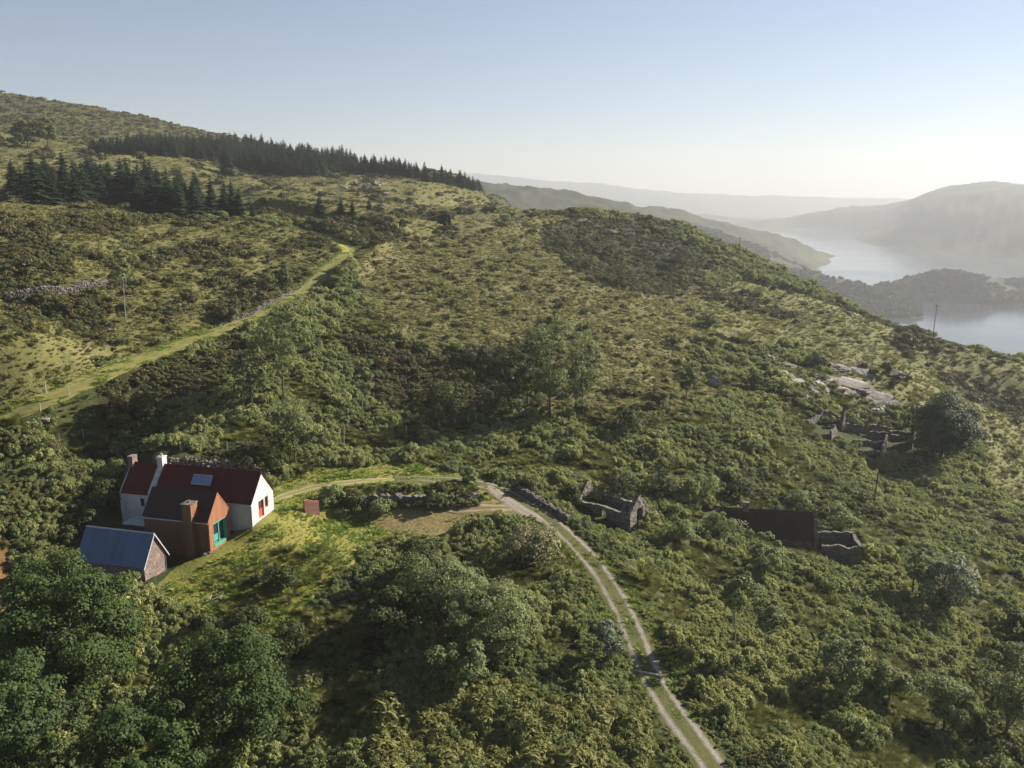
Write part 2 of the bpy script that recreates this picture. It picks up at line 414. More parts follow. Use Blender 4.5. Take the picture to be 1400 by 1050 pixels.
M['rust_roof'] = corrugated_mat('rusty_tin_roof', (0.034, 0.020, 0.016), (0.056, 0.031, 0.024), rust=(0.066, 0.034, 0.022), rough=0.75)
M['pale_roof'] = rough_mat('pale_flat_roof', (0.30, 0.34, 0.37), (0.42, 0.46, 0.48), 1.5, 0.2, 0.5)
M['cedar'] = board_mat('cedar_boards', (0.16, 0.058, 0.024), (0.28, 0.112, 0.046), 1)
M['cedar_shaded'] = board_mat('shaded_cedar_boards', (0.085, 0.04, 0.02), (0.15, 0.07, 0.032), 0)  # darker copy of the cedar: shade on these walls put into the colour
M['shed_wall'] = stone_mat('pinkish_stone_wall', (0.13, 0.088, 0.074), (0.25, 0.175, 0.15), 3.2, (0.16, 0.12, 0.105))
M['green_frame'] = rough_mat('green_painted_frame', (0.05, 0.22, 0.16), (0.07, 0.29, 0.21), 3, 0.1, 0.5)
M['glass'] = glass_mat('window_glass'); M['sky_glass'] = glass_mat('skylight_glass', (0.10, 0.19, 0.34), 0.25)
M['red_paint'] = rough_mat('red_door_paint', (0.42, 0.05, 0.03), (0.52, 0.07, 0.045), 3, 0.1, 0.5)
M['grey_trim'] = rough_mat('grey_trim', (0.26, 0.27, 0.29), (0.40, 0.41, 0.43), 3, 0.1, 0.6)
M['dark'] = rough_mat('dark_timber', (0.03, 0.025, 0.02), (0.06, 0.05, 0.04), 4, 0.2, 0.8)
M['brick'] = stone_mat('red_brick_wall', (0.24, 0.09, 0.06), (0.36, 0.15, 0.10), 5.0, (0.22, 0.12, 0.09))
M['post'] = rough_mat('weathered_post', (0.20, 0.18, 0.15), (0.40, 0.37, 0.32), 6, 0.3)
M['pole'] = rough_mat('tarred_pole', (0.045, 0.04, 0.038), (0.10, 0.09, 0.08), 6, 0.3)
M['wire'] = rough_mat('fence_wire', (0.2, 0.2, 0.2), (0.3, 0.3, 0.3), 6, 0, 0.5, metallic=0.8)
M['deadwood'] = rough_mat('bleached_wood', (0.26, 0.23, 0.19), (0.46, 0.42, 0.36), 6, 0.4)

# ------------------------------------------------------------------ mesh helpers
def np_mesh(name, V, faces, mats=None):
    """V (n,3); faces = array (m,4) or (m,3) or list of mixed"""
    me = bpy.data.meshes.new(name)
    V = np.asarray(V, np.float32)
    if isinstance(faces, np.ndarray):
        k = faces.shape[1]; flat = faces.ravel().astype(np.int32); tot = np.full(len(faces), k, np.int32)
    else:
        flat = np.array([i for f in faces for i in f], np.int32); tot = np.array([len(f) for f in faces], np.int32)
    me.vertices.add(len(V)); me.vertices.foreach_set('co', V.ravel())
    me.loops.add(len(flat)); me.loops.foreach_set('vertex_index', flat)
    me.polygons.add(len(tot)); st = np.concatenate([[0], np.cumsum(tot)[:-1]]).astype(np.int32)
    me.polygons.foreach_set('loop_start', st); me.polygons.foreach_set('loop_total', tot)
    me.update(calc_edges=True); me.polygons.foreach_set('use_smooth', np.zeros(len(tot), bool))
    for m in (mats or []): me.materials.append(m)
    return me

def smooth(me):
    me.polygons.foreach_set('use_smooth', np.ones(len(me.polygons), bool)); return me

def obj(name, me, parent=None, loc=None, rot=None, scale=None):
    o = bpy.data.objects.new(name, me); COL.objects.link(o)
    if parent is not None: o.parent = parent
    if loc is not None: o.location = loc
    if rot is not None: o.rotation_euler = rot
    if scale is not None: o.scale = scale if hasattr(scale, '__len__') else (scale,) * 3
    return o

def tag(o, label=None, cat=None, group=None, kind=None):
    for k, v in (('label', label), ('category', cat), ('group', group), ('kind', kind)):
        if v: o[k] = v
    return o

def empty(name, loc, rz, label, cat, group=None):
    o = obj(name, None, loc=tuple(float(v) for v in loc), rot=(0, 0, rz)); o.empty_display_size = 0.5
    return tag(o, label, cat, group)

class MB:
    """collects boxes, prisms and tubes into one mesh"""
    def __init__(s): s.V = []; s.F = []
    def add(s, V, Fs):
        b = len(s.V); s.V += [tuple(v) for v in V]; s.F += [tuple(i + b for i in f) for f in Fs]; return s
    def box(s, x0, x1, y0, y1, z0, z1):
        return s.add([(x, y, z) for z in (z0, z1) for y in (y0, y1) for x in (x0, x1)],
                     [(0, 2, 3, 1), (4, 5, 7, 6), (0, 1, 5, 4), (2, 6, 7, 3), (0, 4, 6, 2), (1, 3, 7, 5)])
    def prism(s, poly, axis, a, b):
        """polygon in the plane normal to axis, extruded from a to b"""
        n = len(poly)
        def p(u, v, w): return {0: (w, u, v), 1: (u, w, v), 2: (u, v, w)}[axis]
        V = [p(u, v, a) for u, v in poly] + [p(u, v, b) for u, v in poly]
        F_ = [tuple(range(n))[::-1], tuple(range(n, 2 * n))] + [(i, (i + 1) % n, n + (i + 1) % n, n + i) for i in range(n)]
        return s.add(V, F_)
    def tube(s, pts, rad, n=7):
        pts = [Vector(p) for p in pts]; rings = []
        for i, p in enumerate(pts):
            t = (pts[min(i + 1, len(pts) - 1)] - pts[max(i - 1, 0)]).normalized()
            a = t.orthogonal().normalized() if i == 0 else (a - t * a.dot(t)).normalized()
            b = t.cross(a); r = rad[i] if hasattr(rad, '__len__') else rad
            rings.append([tuple(p + (a * math.cos(2 * math.pi * k / n) + b * math.sin(2 * math.pi * k / n)) * r) for k in range(n)])
        V = [v for rg in rings for v in rg]; Fs = []
        for i in range(len(rings) - 1):
            for k in range(n): Fs.append((i * n + k, i * n + (k + 1) % n, (i + 1) * n + (k + 1) % n, (i + 1) * n + k))
        Fs.append(tuple(range(n))[::-1]); Fs.append(tuple(range((len(rings) - 1) * n, len(rings) * n)))
        return s.add(V, Fs)
    def mesh(s, name, mat): return np_mesh(name, s.V, s.F, [mat])
    def build(s, name, mat, parent=None, **k): return obj(name, s.mesh(name, mat), parent, **k)

def leaves(C, Nn, size, r, aspect=1.5, jitter=0.7):
    """kite-shaped leaves at C with normals near Nn; returns V, F"""
    n = len(C)
    Nn = Nn + r.normal(0, jitter, (n, 3)); Nn /= np.linalg.norm(Nn, axis=1)[:, None] + 1e-9
    T = r.normal(0, 1, (n, 3)); T -= (T * Nn).sum(1)[:, None] * Nn; T /= np.linalg.norm(T, axis=1)[:, None] + 1e-9
    B = np.cross(Nn, T); s = (size * r.uniform(0.6, 1.4, n))[:, None]
    a = C - T * s * aspect * 0.5; b = C + B * s * 0.5 - Nn * s * 0.12; c = C + T * s * aspect * 0.5 + Nn * s * 0.1; d = C - B * s * 0.5 - Nn * s * 0.12
    V = np.stack([a, b, c, d], 1).reshape(-1, 3)
    return V, np.arange(4 * n).reshape(-1, 4)

def unit(r, n):
    v = r.normal(0, 1, (n, 3)); return v / np.linalg.norm(v, axis=1)[:, None]

def bush_mesh(name, mat, r, n=300, lobes=7, rad=0.6, h=0.75, leaf=0.13, spiky=False):
    """a low shrub: leaves spread over a handful of lobes"""
    Cs = []; Ns = []
    for k in range(lobes):
        a = r.uniform(0, 2 * math.pi); q = math.sqrt(r.uniform(0, 1)) * rad * 0.75
        lc = np.array([q * math.cos(a), q * math.sin(a), h * r.uniform(0.25, 0.62) * (1 - 0.35 * q / rad)]); lr = rad * r.uniform(0.32, 0.5)
        u = unit(r, n // lobes); u[:, 2] = np.abs(u[:, 2]) * 1.1 - 0.35
        p = lc + u * lr * (r.uniform(0.6, 1.05, (len(u), 1)))
        p[:, 2] = np.maximum(p[:, 2], 0.02); Cs.append(p); Ns.append(u)
    V, Fc = leaves(np.vstack(Cs), np.vstack(Ns), leaf, r, 2.2 if spiky else 1.4, 0.38)
    return np_mesh(name, V, Fc, [mat])

def mound_mesh(name, mat, r, n=420, rad=0.55, h=0.7, leaf=0.09):
    """a rounded rush mound: blades combed outwards over a dome"""
    u = unit(r, n); u[:, 2] = np.abs(u[:, 2]); k = 1 + 0.18 * fbm(u[:, 0] * 2 + r.uniform(0, 9), u[:, 1] * 2, 1.0, 2, 5)
    P = u * np.array([rad, rad, h]) * (k * r.uniform(.86, 1.05, n))[:, None]
    V, Fc = leaves(P, u + np.array([0, 0, .15]), leaf, r, 3.0, 0.35)
    return np_mesh(name, V, Fc, [mat])

def frond_mesh(name, mat, r, n=34, length=0.75, h=0.6):
    """bracken: arching fronds with notched sides"""
    V = []; Fs = []
    for k in range(n):
        a = r.uniform(0, 2 * math.pi); L = length * r.uniform(0.6, 1.15); hh = h * r.uniform(0.6, 1.25); q = r.uniform(0, 0.28)
        ca, sa = math.cos(a), math.sin(a); ox, oy = q * math.cos(a * 3.1), q * math.sin(a * 2.3)
        ws = [0.10, 0.30, 0.22, 0.30, 0.15, 0.2, 0.02]; seg = len(ws); b = len(V)
        for i, w in enumerate(ws):
            t = i / (seg - 1); x = L * (0.12 + 0.88 * t); z = hh * (0.35 + 1.25 * t - 1.15 * t * t) ; w *= L * 0.75
            tilt = r.normal(0, 0.03)
            V += [(ox + ca * x - sa * w, oy + sa * x + ca * w, z - 0.04 + tilt), (ox + ca * x + sa * w, oy + sa * x - ca * w, z - 0.04 - tilt)]
        for i in range(seg - 1): Fs.append((b + 2 * i, b + 2 * i + 1, b + 2 * i + 3, b + 2 * i + 2))
    return np_mesh(name, V, np.array(Fs), [mat])

def blade_mesh(name, mat, r, n=70, rad=0.3, h=0.45, w=0.035, lean=0.5):
    """a tussock of grass blades, each a bent tapering strip"""
    V = []; Fs = []
    for k in range(n):
        a = r.uniform(0, 2 * math.pi); q = rad * math.sqrt(r.uniform(0, 1)) * 0.6; L = h * r.uniform(0.6, 1.2); o = r.uniform(0.2, 1) * lean * L
        ca, sa = math.cos(a), math.sin(a); x0, y0 = q * ca, q * sa; b = len(V)
        for t, ww in ((0, 1), (0.55, 0.8), (1, 0.1)):
            x = x0 + ca * o * t * t; y = y0 + sa * o * t * t; z = L * (t - 0.25 * t * t * lean)
            V += [(x - sa * w * ww, y + ca * w * ww, z), (x + sa * w * ww, y - ca * w * ww, z)]
        Fs += [(b, b + 1, b + 3, b + 2), (b + 2, b + 3, b + 5, b + 4)]
    return np_mesh(name, V, np.array(Fs), [mat])

def ico(sub):
    import bmesh
    bm = bmesh.new(); bmesh.ops.create_icosphere(bm, subdivisions=sub, radius=1.0)
    V = np.array([v.co[:] for v in bm.verts]); Fs = np.array([[v.index for v in f.verts] for f in bm.faces]); bm.free(); return V, Fs

def rock_mesh(name, mat, seed, sx=1, sy=1, sz=1, sub=4):
    V, Fs = ico(sub); r = np.random.default_rng(seed)
    P = V.copy()
    for k in range(11):                                    # chop with planes, for flat faces and edges
        nrm = unit(r, 1)[0]; d = r.uniform(0.38, 0.8); e = P @ nrm - d; P -= np.where(e > 0, e, 0)[:, None] * nrm * 0.92
    n = fbm(V[:, 0] * 2 + seed, V[:, 1] * 2 + V[:, 2] * 1.7, 1.0, 4, seed); n2 = np.abs(fbm(V[:, 0] * 3.1 - seed, V[:, 1] * 3.1 + V[:, 2] * 4, 1.0, 3, seed + 5))
    P *= (1 + 0.20 * n - 0.30 * n2)[:, None]
    return np_mesh(name, P * np.array([sx, sy, sz]), Fs, [mat])

def tree_meshes(seed, H, RX, base, nclump, per, leaf, leafm, barkm, tr=0.22, squash=1.0, limbs=12, top_bias=0.0, lump=0.30, droop=0.0):
    """tapered trunk with limbs, and a crown of leaf clumps spread through its volume"""
    r = np.random.default_rng(seed); zc = (H + base) / 2; rz = (H - base) / 2
    C = []
    while len(C) < nclump:
        u = unit(r, 1)[0]; q = r.uniform(0.25, 1.0) ** 0.45
        p = u * q; p[2] += top_bias * (1 - q)
        wob = 0.78 + 0.34 * perlin(np.array([u[0] * 1.7 + seed]), np.array([u[1] * 1.7 + u[2] * 1.3]), seed)[0] + 0.1 * r.normal()
        C.append((p[0] * RX * wob, p[1] * RX * wob * squash, zc + p[2] * rz * (0.9 if p[2] < 0 else 1) * min(1.05, wob + .12)))
    C = np.array(C)
    Ps = []; Ns = []
    for c in C:
        rc = RX * lump * r.uniform(0.45, 1.35); ax = r.uniform(.7, 1.3, 3); k = int(per * r.uniform(0.7, 1.3))
        u = unit(r, k); u[:, 2] = np.where(u[:, 2] < -0.3, -u[:, 2], u[:, 2])
        p = c + u * rc * r.uniform(0.45, 1.0, (k, 1)) ** 0.6 * np.array([ax[0], ax[1], (0.72 + droop) * ax[2]])
        out = (c - np.array([0, 0, zc])) / max(RX, rz); Ps.append(p); Ns.append(u * 0.8 + out * 0.7 + np.array([0, 0, 0.35]))
    V, Fc = leaves(np.vstack(Ps), np.vstack(Ns), leaf, r, 1.35, 0.40)
    V[:, 2] = np.maximum(V[:, 2], 0.05)
    crown = np_mesh('crown', V, Fc, [leafm])
    mb = MB(); lx, ly = r.normal(0, 0.03 * H, 2); top = base + (H - base) * 0.7
    tp = [(0, 0, -0.6), (0, 0, 0), (lx * .3, ly * .3, top * 0.35), (lx, ly, top * 0.7), (lx * 1.3, ly * 1.3, top)]
    mb.tube(tp, [tr * 1.5, tr * 1.15, tr * 0.85, tr * 0.55, tr * 0.2], 8)
    for c in C[r.permutation(len(C))[:limbs]]:
        t = r.uniform(0.35, 0.8); z0 = top * t; x0, y0 = lx * t * 1.2, ly * t * 1.2
        if c[2] < z0 + 0.05 * H: z0 = max(base * 0.6, c[2] - 0.2 * H)
        mid = ((x0 + c[0]) / 2, (y0 + c[1]) / 2, z0 + (c[2] - z0) * 0.35)
        mb.tube([(x0, y0, z0), mid, tuple(c)], [tr * 0.42, tr * 0.28, tr * 0.08], 5)
    return mb.mesh('trunk', barkm), crown

def conifer_meshes(seed, H, RX, leafm, barkm, ragged=0.2):
    r = np.random.default_rng(seed); V = []; Fs = []
    nw = 17
    for w in range(nw):
        t = (w + 0.3) / nw; z = H * (0.06 + 0.92 * t); Rw = RX * (1 - t) ** 0.66 * (1 + r.normal(0, ragged * 0.6)) + 0.12
        nb = max(5, int(11 * (1 - 0.45 * t)))
        for b in range(nb):
            a = 2 * math.pi * (b + r.uniform(-.3, .3)) / nb + w * 1.1; L = Rw * r.uniform(0.72, 1.15); ca, sa = math.cos(a), math.sin(a)
            dr = L * r.uniform(0.22, 0.42); zz = z + r.normal(0, H * 0.012)
            for s, (off, sc) in enumerate(((0, 1.0), (0.5, 0.62), (-0.5, 0.62), (0.25, .8), (-.25, .8))):
                c2, s2 = math.cos(a + off), math.sin(a + off); l2 = L * sc; wd = L * 0.24
                i = len(V)
                V += [(0.04 * ca, 0.04 * sa, zz), (c2 * l2 * .55 - s2 * wd, s2 * l2 * .55 + c2 * wd, zz - dr * sc * .5 - .05 * L), (c2 * l2, s2 * l2, zz - dr * sc * .8), (c2 * l2 * .55 + s2 * wd, s2 * l2 * .55 - c2 * wd, zz - dr * sc * .5 - .05 * L)]
                Fs.append((i, i + 1, i + 2, i + 3))
    crown = np_mesh('crown', V, np.array(Fs), [leafm])
    mb = MB(); mb.tube([(0, 0, -0.5), (0, 0, H * 0.5), (0, 0, H * 0.99)], [H * 0.022, H * 0.014, 0.02], 6)
    return mb.mesh('trunk', barkm), crown
# ------------------------------------------------------------------ plant cover: which plants grow where
OPEN_PX = [(945,405),(1010,385),(1080,395),(1200,438),(1400,498),(1500,520),(1500,720),(1400,705),(1345,650),(1335,565),(1250,565),(1180,545),(1090,470),(1010,480),(960,455)]
UPPER_PX = [(-200,60),(1000,60),(760,286),(700,298),(640,322),(560,322),(520,300),(340,298),(160,298),(0,292),(-200,290)]
MID_PX = [(478,350),(530,322),(640,318),(740,292),(870,308),(965,372),(945,480),(990,545),(860,575),(730,560),(640,500),(560,470),(495,420)]
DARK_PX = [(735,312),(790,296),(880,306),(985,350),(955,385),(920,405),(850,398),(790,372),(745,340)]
HOLLOW_SHADE_PX = [(560,490),(640,475),(740,480),(745,560),(640,580),(540,570)]  # tree shadow across the hollow, put into ground colour and dark plants
LEFT_PX = [(-200,262),(20,280),(160,296),(340,302),(470,322),(440,375),(395,402),(330,432),(180,492),(0,565),(-200,600)]
TUSS_PX = [(500,985),(600,950),(700,935),(820,955),(870,1000),(900,1080),(470,1100)]
YARD_P = [(500,704),(540,692),(650,686),(690,672),(740,694),(746,708),(690,713),(620,726),(540,732),(505,722)]
EARTH_PX = [(-60,735),(10,748),(32,790),(24,830),(-60,860)]
GORSE_PX = [[(0,318),(70,312),(105,345),(95,370),(0,378)], [(60,285),(190,280),(215,305),(150,320),(80,318)], [(20,398),(130,400),(160,430),(140,450),(20,440)],
            [(290,418),(330,400),(400,372),(405,395),(350,425),(300,445)], [(130,525),(180,505),(330,480),(350,500),(320,520),(200,560),(150,580)], [(470,455),(560,470),(620,500),(540,560),(480,520)]]
ROUGH_PX = [(300,760),(420,742),(470,765),(460,830),(430,862),(380,868),(300,850),(270,800)]

def classes(x, y, z):
    wx = x + 2.2 * fbm(x, y, 9, 3, 61); wy = y + 2.2 * fbm(x, y, 9, 3, 62)
    px, py = to_px(np.stack([wx, wy, z], -1))
    c = {}
    for k, poly in (('lawn', LAWN_PX), ('open', OPEN_PX), ('upper', UPPER_PX), ('mid', MID_PX), ('dark', DARK_PX), ('hollow_shade', HOLLOW_SHADE_PX), ('left', LEFT_PX), ('tuss', TUSS_PX), ('yard', YARD_P), ('earth', EARTH_PX), ('rough', ROUGH_PX)):
        c[k] = in_poly(px, py, poly)
    g = np.zeros(np.shape(x), bool)
    for poly in GORSE_PX: g |= in_poly(px, py, poly)
    c['gorse'] = g
    r = np.hypot(x, y)
    c['far'] = r > 1100; c['hill'] = c['upper'] & (r > 520 + 40 * fbm(x, y, 60, 2, 66))
    return c

def ground_colour(x, y, z):
    c = classes(x, y, z)
    n1 = np.clip(0.5 + 0.8 * fbm(x, y, 14, 4, 71), 0, 1)[..., None]; n2 = np.clip(0.5 + 0.9 * fbm(x, y, 55, 4, 72), 0, 1)[..., None]
    n3 = np.clip(0.5 + 0.9 * fbm(x, y, 3.0, 3, 73), 0, 1)[..., None]
    def mixc(a, b, t): return np.array(a) * (1 - t) + np.array(b) * t
    col = mixc((0.028, 0.038, 0.014), (0.066, 0.076, 0.027), n1)  # dark under the bracken: shade of the gaps put into the colour
    def put(mask, a, b, t):
        nonlocal col; col = np.where(mask[..., None], mixc(a, b, t), col)
    put(c['left'], (0.085, 0.092, 0.032), (0.150, 0.142, 0.060), n1 * .6 + n3 * .4)
    put(c['upper'], (0.088, 0.096, 0.034), (0.152, 0.142, 0.064), n2 * .6 + n1 * .4)
    put(c['hill'], (0.052, 0.062, 0.026), (0.098, 0.098, 0.044), n2 * .6 + n1 * .4)
    put(c['mid'], (0.092, 0.094, 0.038), (0.155, 0.142, 0.064), n1 * .6 + n3 * .4)
    put(c['open'], (0.100, 0.112, 0.040), (0.160, 0.158, 0.066), n1 * .5 + n2 * .5)
    put(c['dark'] | c['hollow_shade'], (0.022, 0.026, 0.011), (0.05, 0.048, 0.018), n1)
    put(c['gorse'], (0.020, 0.022, 0.010), (0.05, 0.042, 0.018), n1)
    put(c['tuss'], (0.05, 0.06, 0.014), (0.10, 0.095, 0.022), n1)
    put(c['lawn'], (0.130, 0.145, 0.034), (0.230, 0.210, 0.062), n1 * .5 + n3 * .3 + n2 * .2)
    put(c['rough'], (0.125, 0.130, 0.024), (0.250, 0.215, 0.045), n1 * .5 + n3 * .5)
    put(c['yard'], (0.165, 0.138, 0.062), (0.245, 0.195, 0.10), n3 * .6 + n1 * .4)
    put(c['earth'], (0.12, 0.075, 0.03), (0.19, 0.105, 0.05), n3)
    far = sstep(900, 1400, np.hypot(x, y))[..., None]
    fields = np.clip(fbm(x, y, 420, 2, 75) * 2.5, 0, 1)[..., None] * sstep(20, -60, z + 130)[..., None]
    fc = mixc((0.020, 0.028, 0.012), (0.045, 0.05, 0.022), n2); fc = fc * (1 - 0.6 * fields) + np.array((0.075, 0.085, 0.03)) * 0.6 * fields
    col = col * (1 - far) + fc * far
    return col

# ------------------------------------------------------------------ the ground as one sheet
def build_ground():
    az = np.concatenate([np.arange(-80, -40, 2.0), np.arange(-40, 40.01, 0.14), np.arange(42, 80.1, 2.0)])
    rr = np.concatenate([np.linspace(6, 40, 40, endpoint=False), np.geomspace(40, 520, 420, endpoint=False), np.geomspace(520, 2600, 170, endpoint=False), np.geomspace(2600, 13000, 90)])
    A, RR = np.meshgrid(np.radians(az), rr); X = RR * np.sin(A); Y = RR * np.cos(A)
    Z = ground_h(X, Y)
    nr, na = X.shape
    V = np.stack([X, Y, Z], -1).reshape(-1, 3)
    idx = np.arange(nr * na).reshape(nr, na)
    Fc = np.stack([idx[:-1, :-1], idx[:-1, 1:], idx[1:, 1:], idx[1:, :-1]], -1).reshape(-1, 4)
    m, nt = new_mat('hillside_ground'); h = N(nt)
    at = h.n('ShaderNodeAttribute', {'attribute_name': 'turf'}); P = h.n('ShaderNodeNewGeometry').outputs['Position']
    f1 = h.noise(P, 2.6, 6, 0.7); f2 = h.noise(P, 0.35, 4, 0.6)
    c = h.mix(h.ramp(f1, [(0.35, 0.0), (0.7, 1.0)]), h.mix(1.0, at.outputs['Color'], (0.52, 0.55, 0.5), 'MULTIPLY'), h.mix(1.0, at.outputs['Color'], (1.35, 1.28, 1.2), 'MULTIPLY'))
    c = h.mix(h.ramp(f2, [(0.4, 0.0), (0.62, 0.6)]), c, h.mix(1.0, at.outputs['Color'], (1.04, 0.97, 0.88), 'MULTIPLY'))
    b = h.n('ShaderNodeBsdfPrincipled', Base_Color=c, Roughness=0.95); b.inputs['Specular IOR Level'].default_value = 0.1
    bp = h.n('ShaderNodeBump', Strength=0.7, Distance=0.2, Height=h.math('ADD', f1, h.math('MULTIPLY', f2, 1.5)))
    nt.links.new(bp.outputs[0], b.inputs['Normal']); h.out(b.outputs[0])
    me = smooth(np_mesh('ground', V, Fc, [m]))
    col = ground_colour(X, Y, Z).reshape(-1, 3)
    a = me.color_attributes.new('turf', 'FLOAT_COLOR', 'POINT')
    a.data.foreach_set('color', np.concatenate([col, np.ones((len(col), 1))], 1).astype(np.float32).ravel())
    tag(obj('ground', me), 'steep green hillside of bracken and rough grass falling to the lake', kind='structure')
    return az, rr, Z
G_AZ, G_R, G_Z = build_ground()

def mesh_z(x, y):
    """height of the ground sheet itself (bilinear in its grid)"""
    x = np.asarray(x, float); y = np.asarray(y, float)
    a = np.degrees(np.arctan2(x, y)); r = np.hypot(x, y)
    i = np.clip(np.searchsorted(G_R, r) - 1, 0, len(G_R) - 2); j = np.clip(np.searchsorted(G_AZ, a) - 1, 0, len(G_AZ) - 2)
    t = (r - G_R[i]) / (G_R[i + 1] - G_R[i]); s = (a - G_AZ[j]) / (G_AZ[j + 1] - G_AZ[j])
    return (G_Z[i, j] * (1 - s) + G_Z[i, j + 1] * s) * (1 - t) + (G_Z[i + 1, j] * (1 - s) + G_Z[i + 1, j + 1] * s) * t

_D = np.geomspace(30, 9000, 2600)
def ghit(px, py):
    r_ = ray(px, py); r_ = r_ / math.hypot(r_[0], r_[1]); P_ = r_[None] * _D[:, None]
    b = P_[:, 2] < mesh_z(P_[:, 0], P_[:, 1]); i = max(1, int(np.argmax(b)) if b.any() else len(_D) - 1)
    dd = np.linspace(_D[i - 1], _D[i], 30); P_ = r_[None] * dd[:, None]; b = P_[:, 2] < mesh_z(P_[:, 0], P_[:, 1])
    return P_[int(np.argmax(b)) if b.any() else 29]

# ------------------------------------------------------------------ tracks
def ribbon(name, line, half, mat, lift, label, taper=False):
    L = line; T = np.gradient(L, axis=0); T /= np.linalg.norm(T, axis=1)[:, None]; Nn = np.stack([T[:, 1], -T[:, 0]], 1)
    us = np.linspace(-1, 1, 15); n = len(L); s = np.concatenate([[0], np.cumsum(np.linalg.norm(np.diff(L, axis=0), axis=1))])
    hw = half * (1 + 0.10 * fbm(s, s * 0, 6, 2, 5))
    if taper: hw = hw * np.clip(np.minimum(s, s[-1] - s) / 2.5 + .25, .25, 1)
    X = L[:, None, 0] + Nn[:, None, 0] * us[None] * hw[:, None]; Y = L[:, None, 1] + Nn[:, None, 1] * us[None] * hw[:, None]
    Z = np.max([mesh_z(X + dx, Y + dy) for dx, dy in ((0, 0), (.12, 0), (-.12, 0), (0, .15), (0, -.15))], axis=0) + lift * (1 - 0.75 * np.abs(us[None]) ** 4)
    V = np.stack([X, Y, Z], -1).reshape(-1, 3); k = len(us); idx = np.arange(n * k).reshape(n, k)
    Fc = np.stack([idx[:-1, :-1], idx[:-1, 1:], idx[1:, 1:], idx[1:, :-1]], -1).reshape(-1, 4)
    me = smooth(np_mesh(name, V, Fc, [mat]))
    uv = me.uv_layers.new(name='UVMap'); lu = np.tile(us, n); lv = np.repeat(s, k); vi = np.empty(len(me.loops), np.int32); me.loops.foreach_get('vertex_index', vi)
    uv.data.foreach_set('uv', np.stack([lu[vi], lv[vi]], 1).astype(np.float32).ravel())
    return tag(obj(name, me), label, kind='structure')

def track_mat(name, gravel, gravel2, grass, grass2, rut=0.5, width=0.24, full=False, soft=0.1, fade=None):
    m, nt = new_mat(name); h = N(nt)
    uv = h.n('ShaderNodeUVMap').outputs[0]; sx = h.n('ShaderNodeSeparateXYZ', Vector=uv); P = h.n('ShaderNodeNewGeometry').outputs['Position']
    n1 = h.noise(P, 1.3, 5, 0.65); n2 = h.noise(P, 7.0, 4, 0.7); n3 = h.noise(P, 0.25, 3, 0.5)
    au = h.math('ABSOLUTE', sx.outputs[0])
    dr = h.math('ABSOLUTE', h.math('SUBTRACT', au, rut))
    e = h.math('ADD', dr, h.math('MULTIPLY', h.math('SUBTRACT', n1, 0.5), 0.42))
    e = h.math('SUBTRACT', e, h.math('MULTIPLY', h.math('SUBTRACT', h.noise(P, 0.55, 3, 0.6), 0.5), 0.3))
    fac = h.ramp(e, [(width - soft, 1.0), (width + soft, 0.0)])
    fac = h.math('MULTIPLY', fac, h.ramp(n2, [(0.25, 0.55), (0.5, 1.0)]))
    if fade: fac = h.math('MULTIPLY', fac, h.ramp(h.math('DIVIDE', h.math('SUBTRACT', sx.outputs[1], fade[0]), fade[1]), [(0.0, 1.0), (1.0, 0.25)]))
    g = h.ramp(n2, [(0.3, gravel), (0.7, gravel2)])
    gr = h.ramp(h.math('ADD', h.math('MULTIPLY', n1, 0.6), h.math('MULTIPLY', n3, 0.4)), [(0.35, grass), (0.65, grass2)])
    b = h.n('ShaderNodeBsdfPrincipled', Base_Color=h.mix(fac, gr, g), Roughness=0.95); b.inputs['Specular IOR Level'].default_value = 0.15
    bp = h.n('ShaderNodeBump', Strength=0.7, Distance=0.08, Height=h.math('ADD', n2, n1)); nt.links.new(bp.outputs[0], b.inputs['Normal'])
    h.out(b.outputs[0]); return m

GR1, GR2 = (0.15, 0.128, 0.108), (0.31, 0.275, 0.245)
tl = float(np.linalg.norm(np.diff(TRACK, axis=0), axis=1).sum())
m_track = track_mat('gravel_ruts', GR1, GR2, (0.055, 0.066, 0.020), (0.110, 0.104, 0.034), 0.54, 0.13, soft=0.11, fade=(tl - 15, 13.0))
m_yard = track_mat('yard_ruts', (0.20, 0.16, 0.11), (0.36, 0.30, 0.22), (0.12, 0.10, 0.035), (0.18, 0.135, 0.06), 0.45, 0.14)
m_drive = track_mat('worn_grass_drive', (0.24, 0.20, 0.12), (0.34, 0.28, 0.17), (0.12, 0.135, 0.03), (0.21, 0.19, 0.055), 0.45, 0.12, soft=0.2)
m_path = track_mat('green_lane', (0.18, 0.17, 0.055), (0.25, 0.22, 0.085), (0.13, 0.145, 0.034), (0.22, 0.20, 0.06), 0.5, 0.1, soft=0.25)
ribbon('track', TRACK, 1.6, m_track, 0.06, 'stony two rut farm track with a grassy middle curving up the slope')
ribbon('yard', YARD, 1.5, m_yard, 0.05, 'faint wheel ruts turning off the track into the brown grass yard', True)
ribbon('drive', DRIVE, 1.3, m_drive, 0.05, 'worn grass drive leading from the track to the white cottage', True)
ribbon('path', PATH, 2.3, m_path, 0.06, 'bright green grassy lane climbing the hill behind the cottage')
# second pair of ruts cutting the corner at the junction
ribbon('track_spur', smooth_line([ghit(668,664), ghit(690,682), ghit(712,697), ghit(745,715)]), 1.2, track_mat('junction_gravel', GR1, GR2, (0.12, 0.105, 0.05), (0.20, 0.165, 0.10), 0.35, 0.32, soft=0.25), 0.075, 'broad bare gravel where the track forks', True)
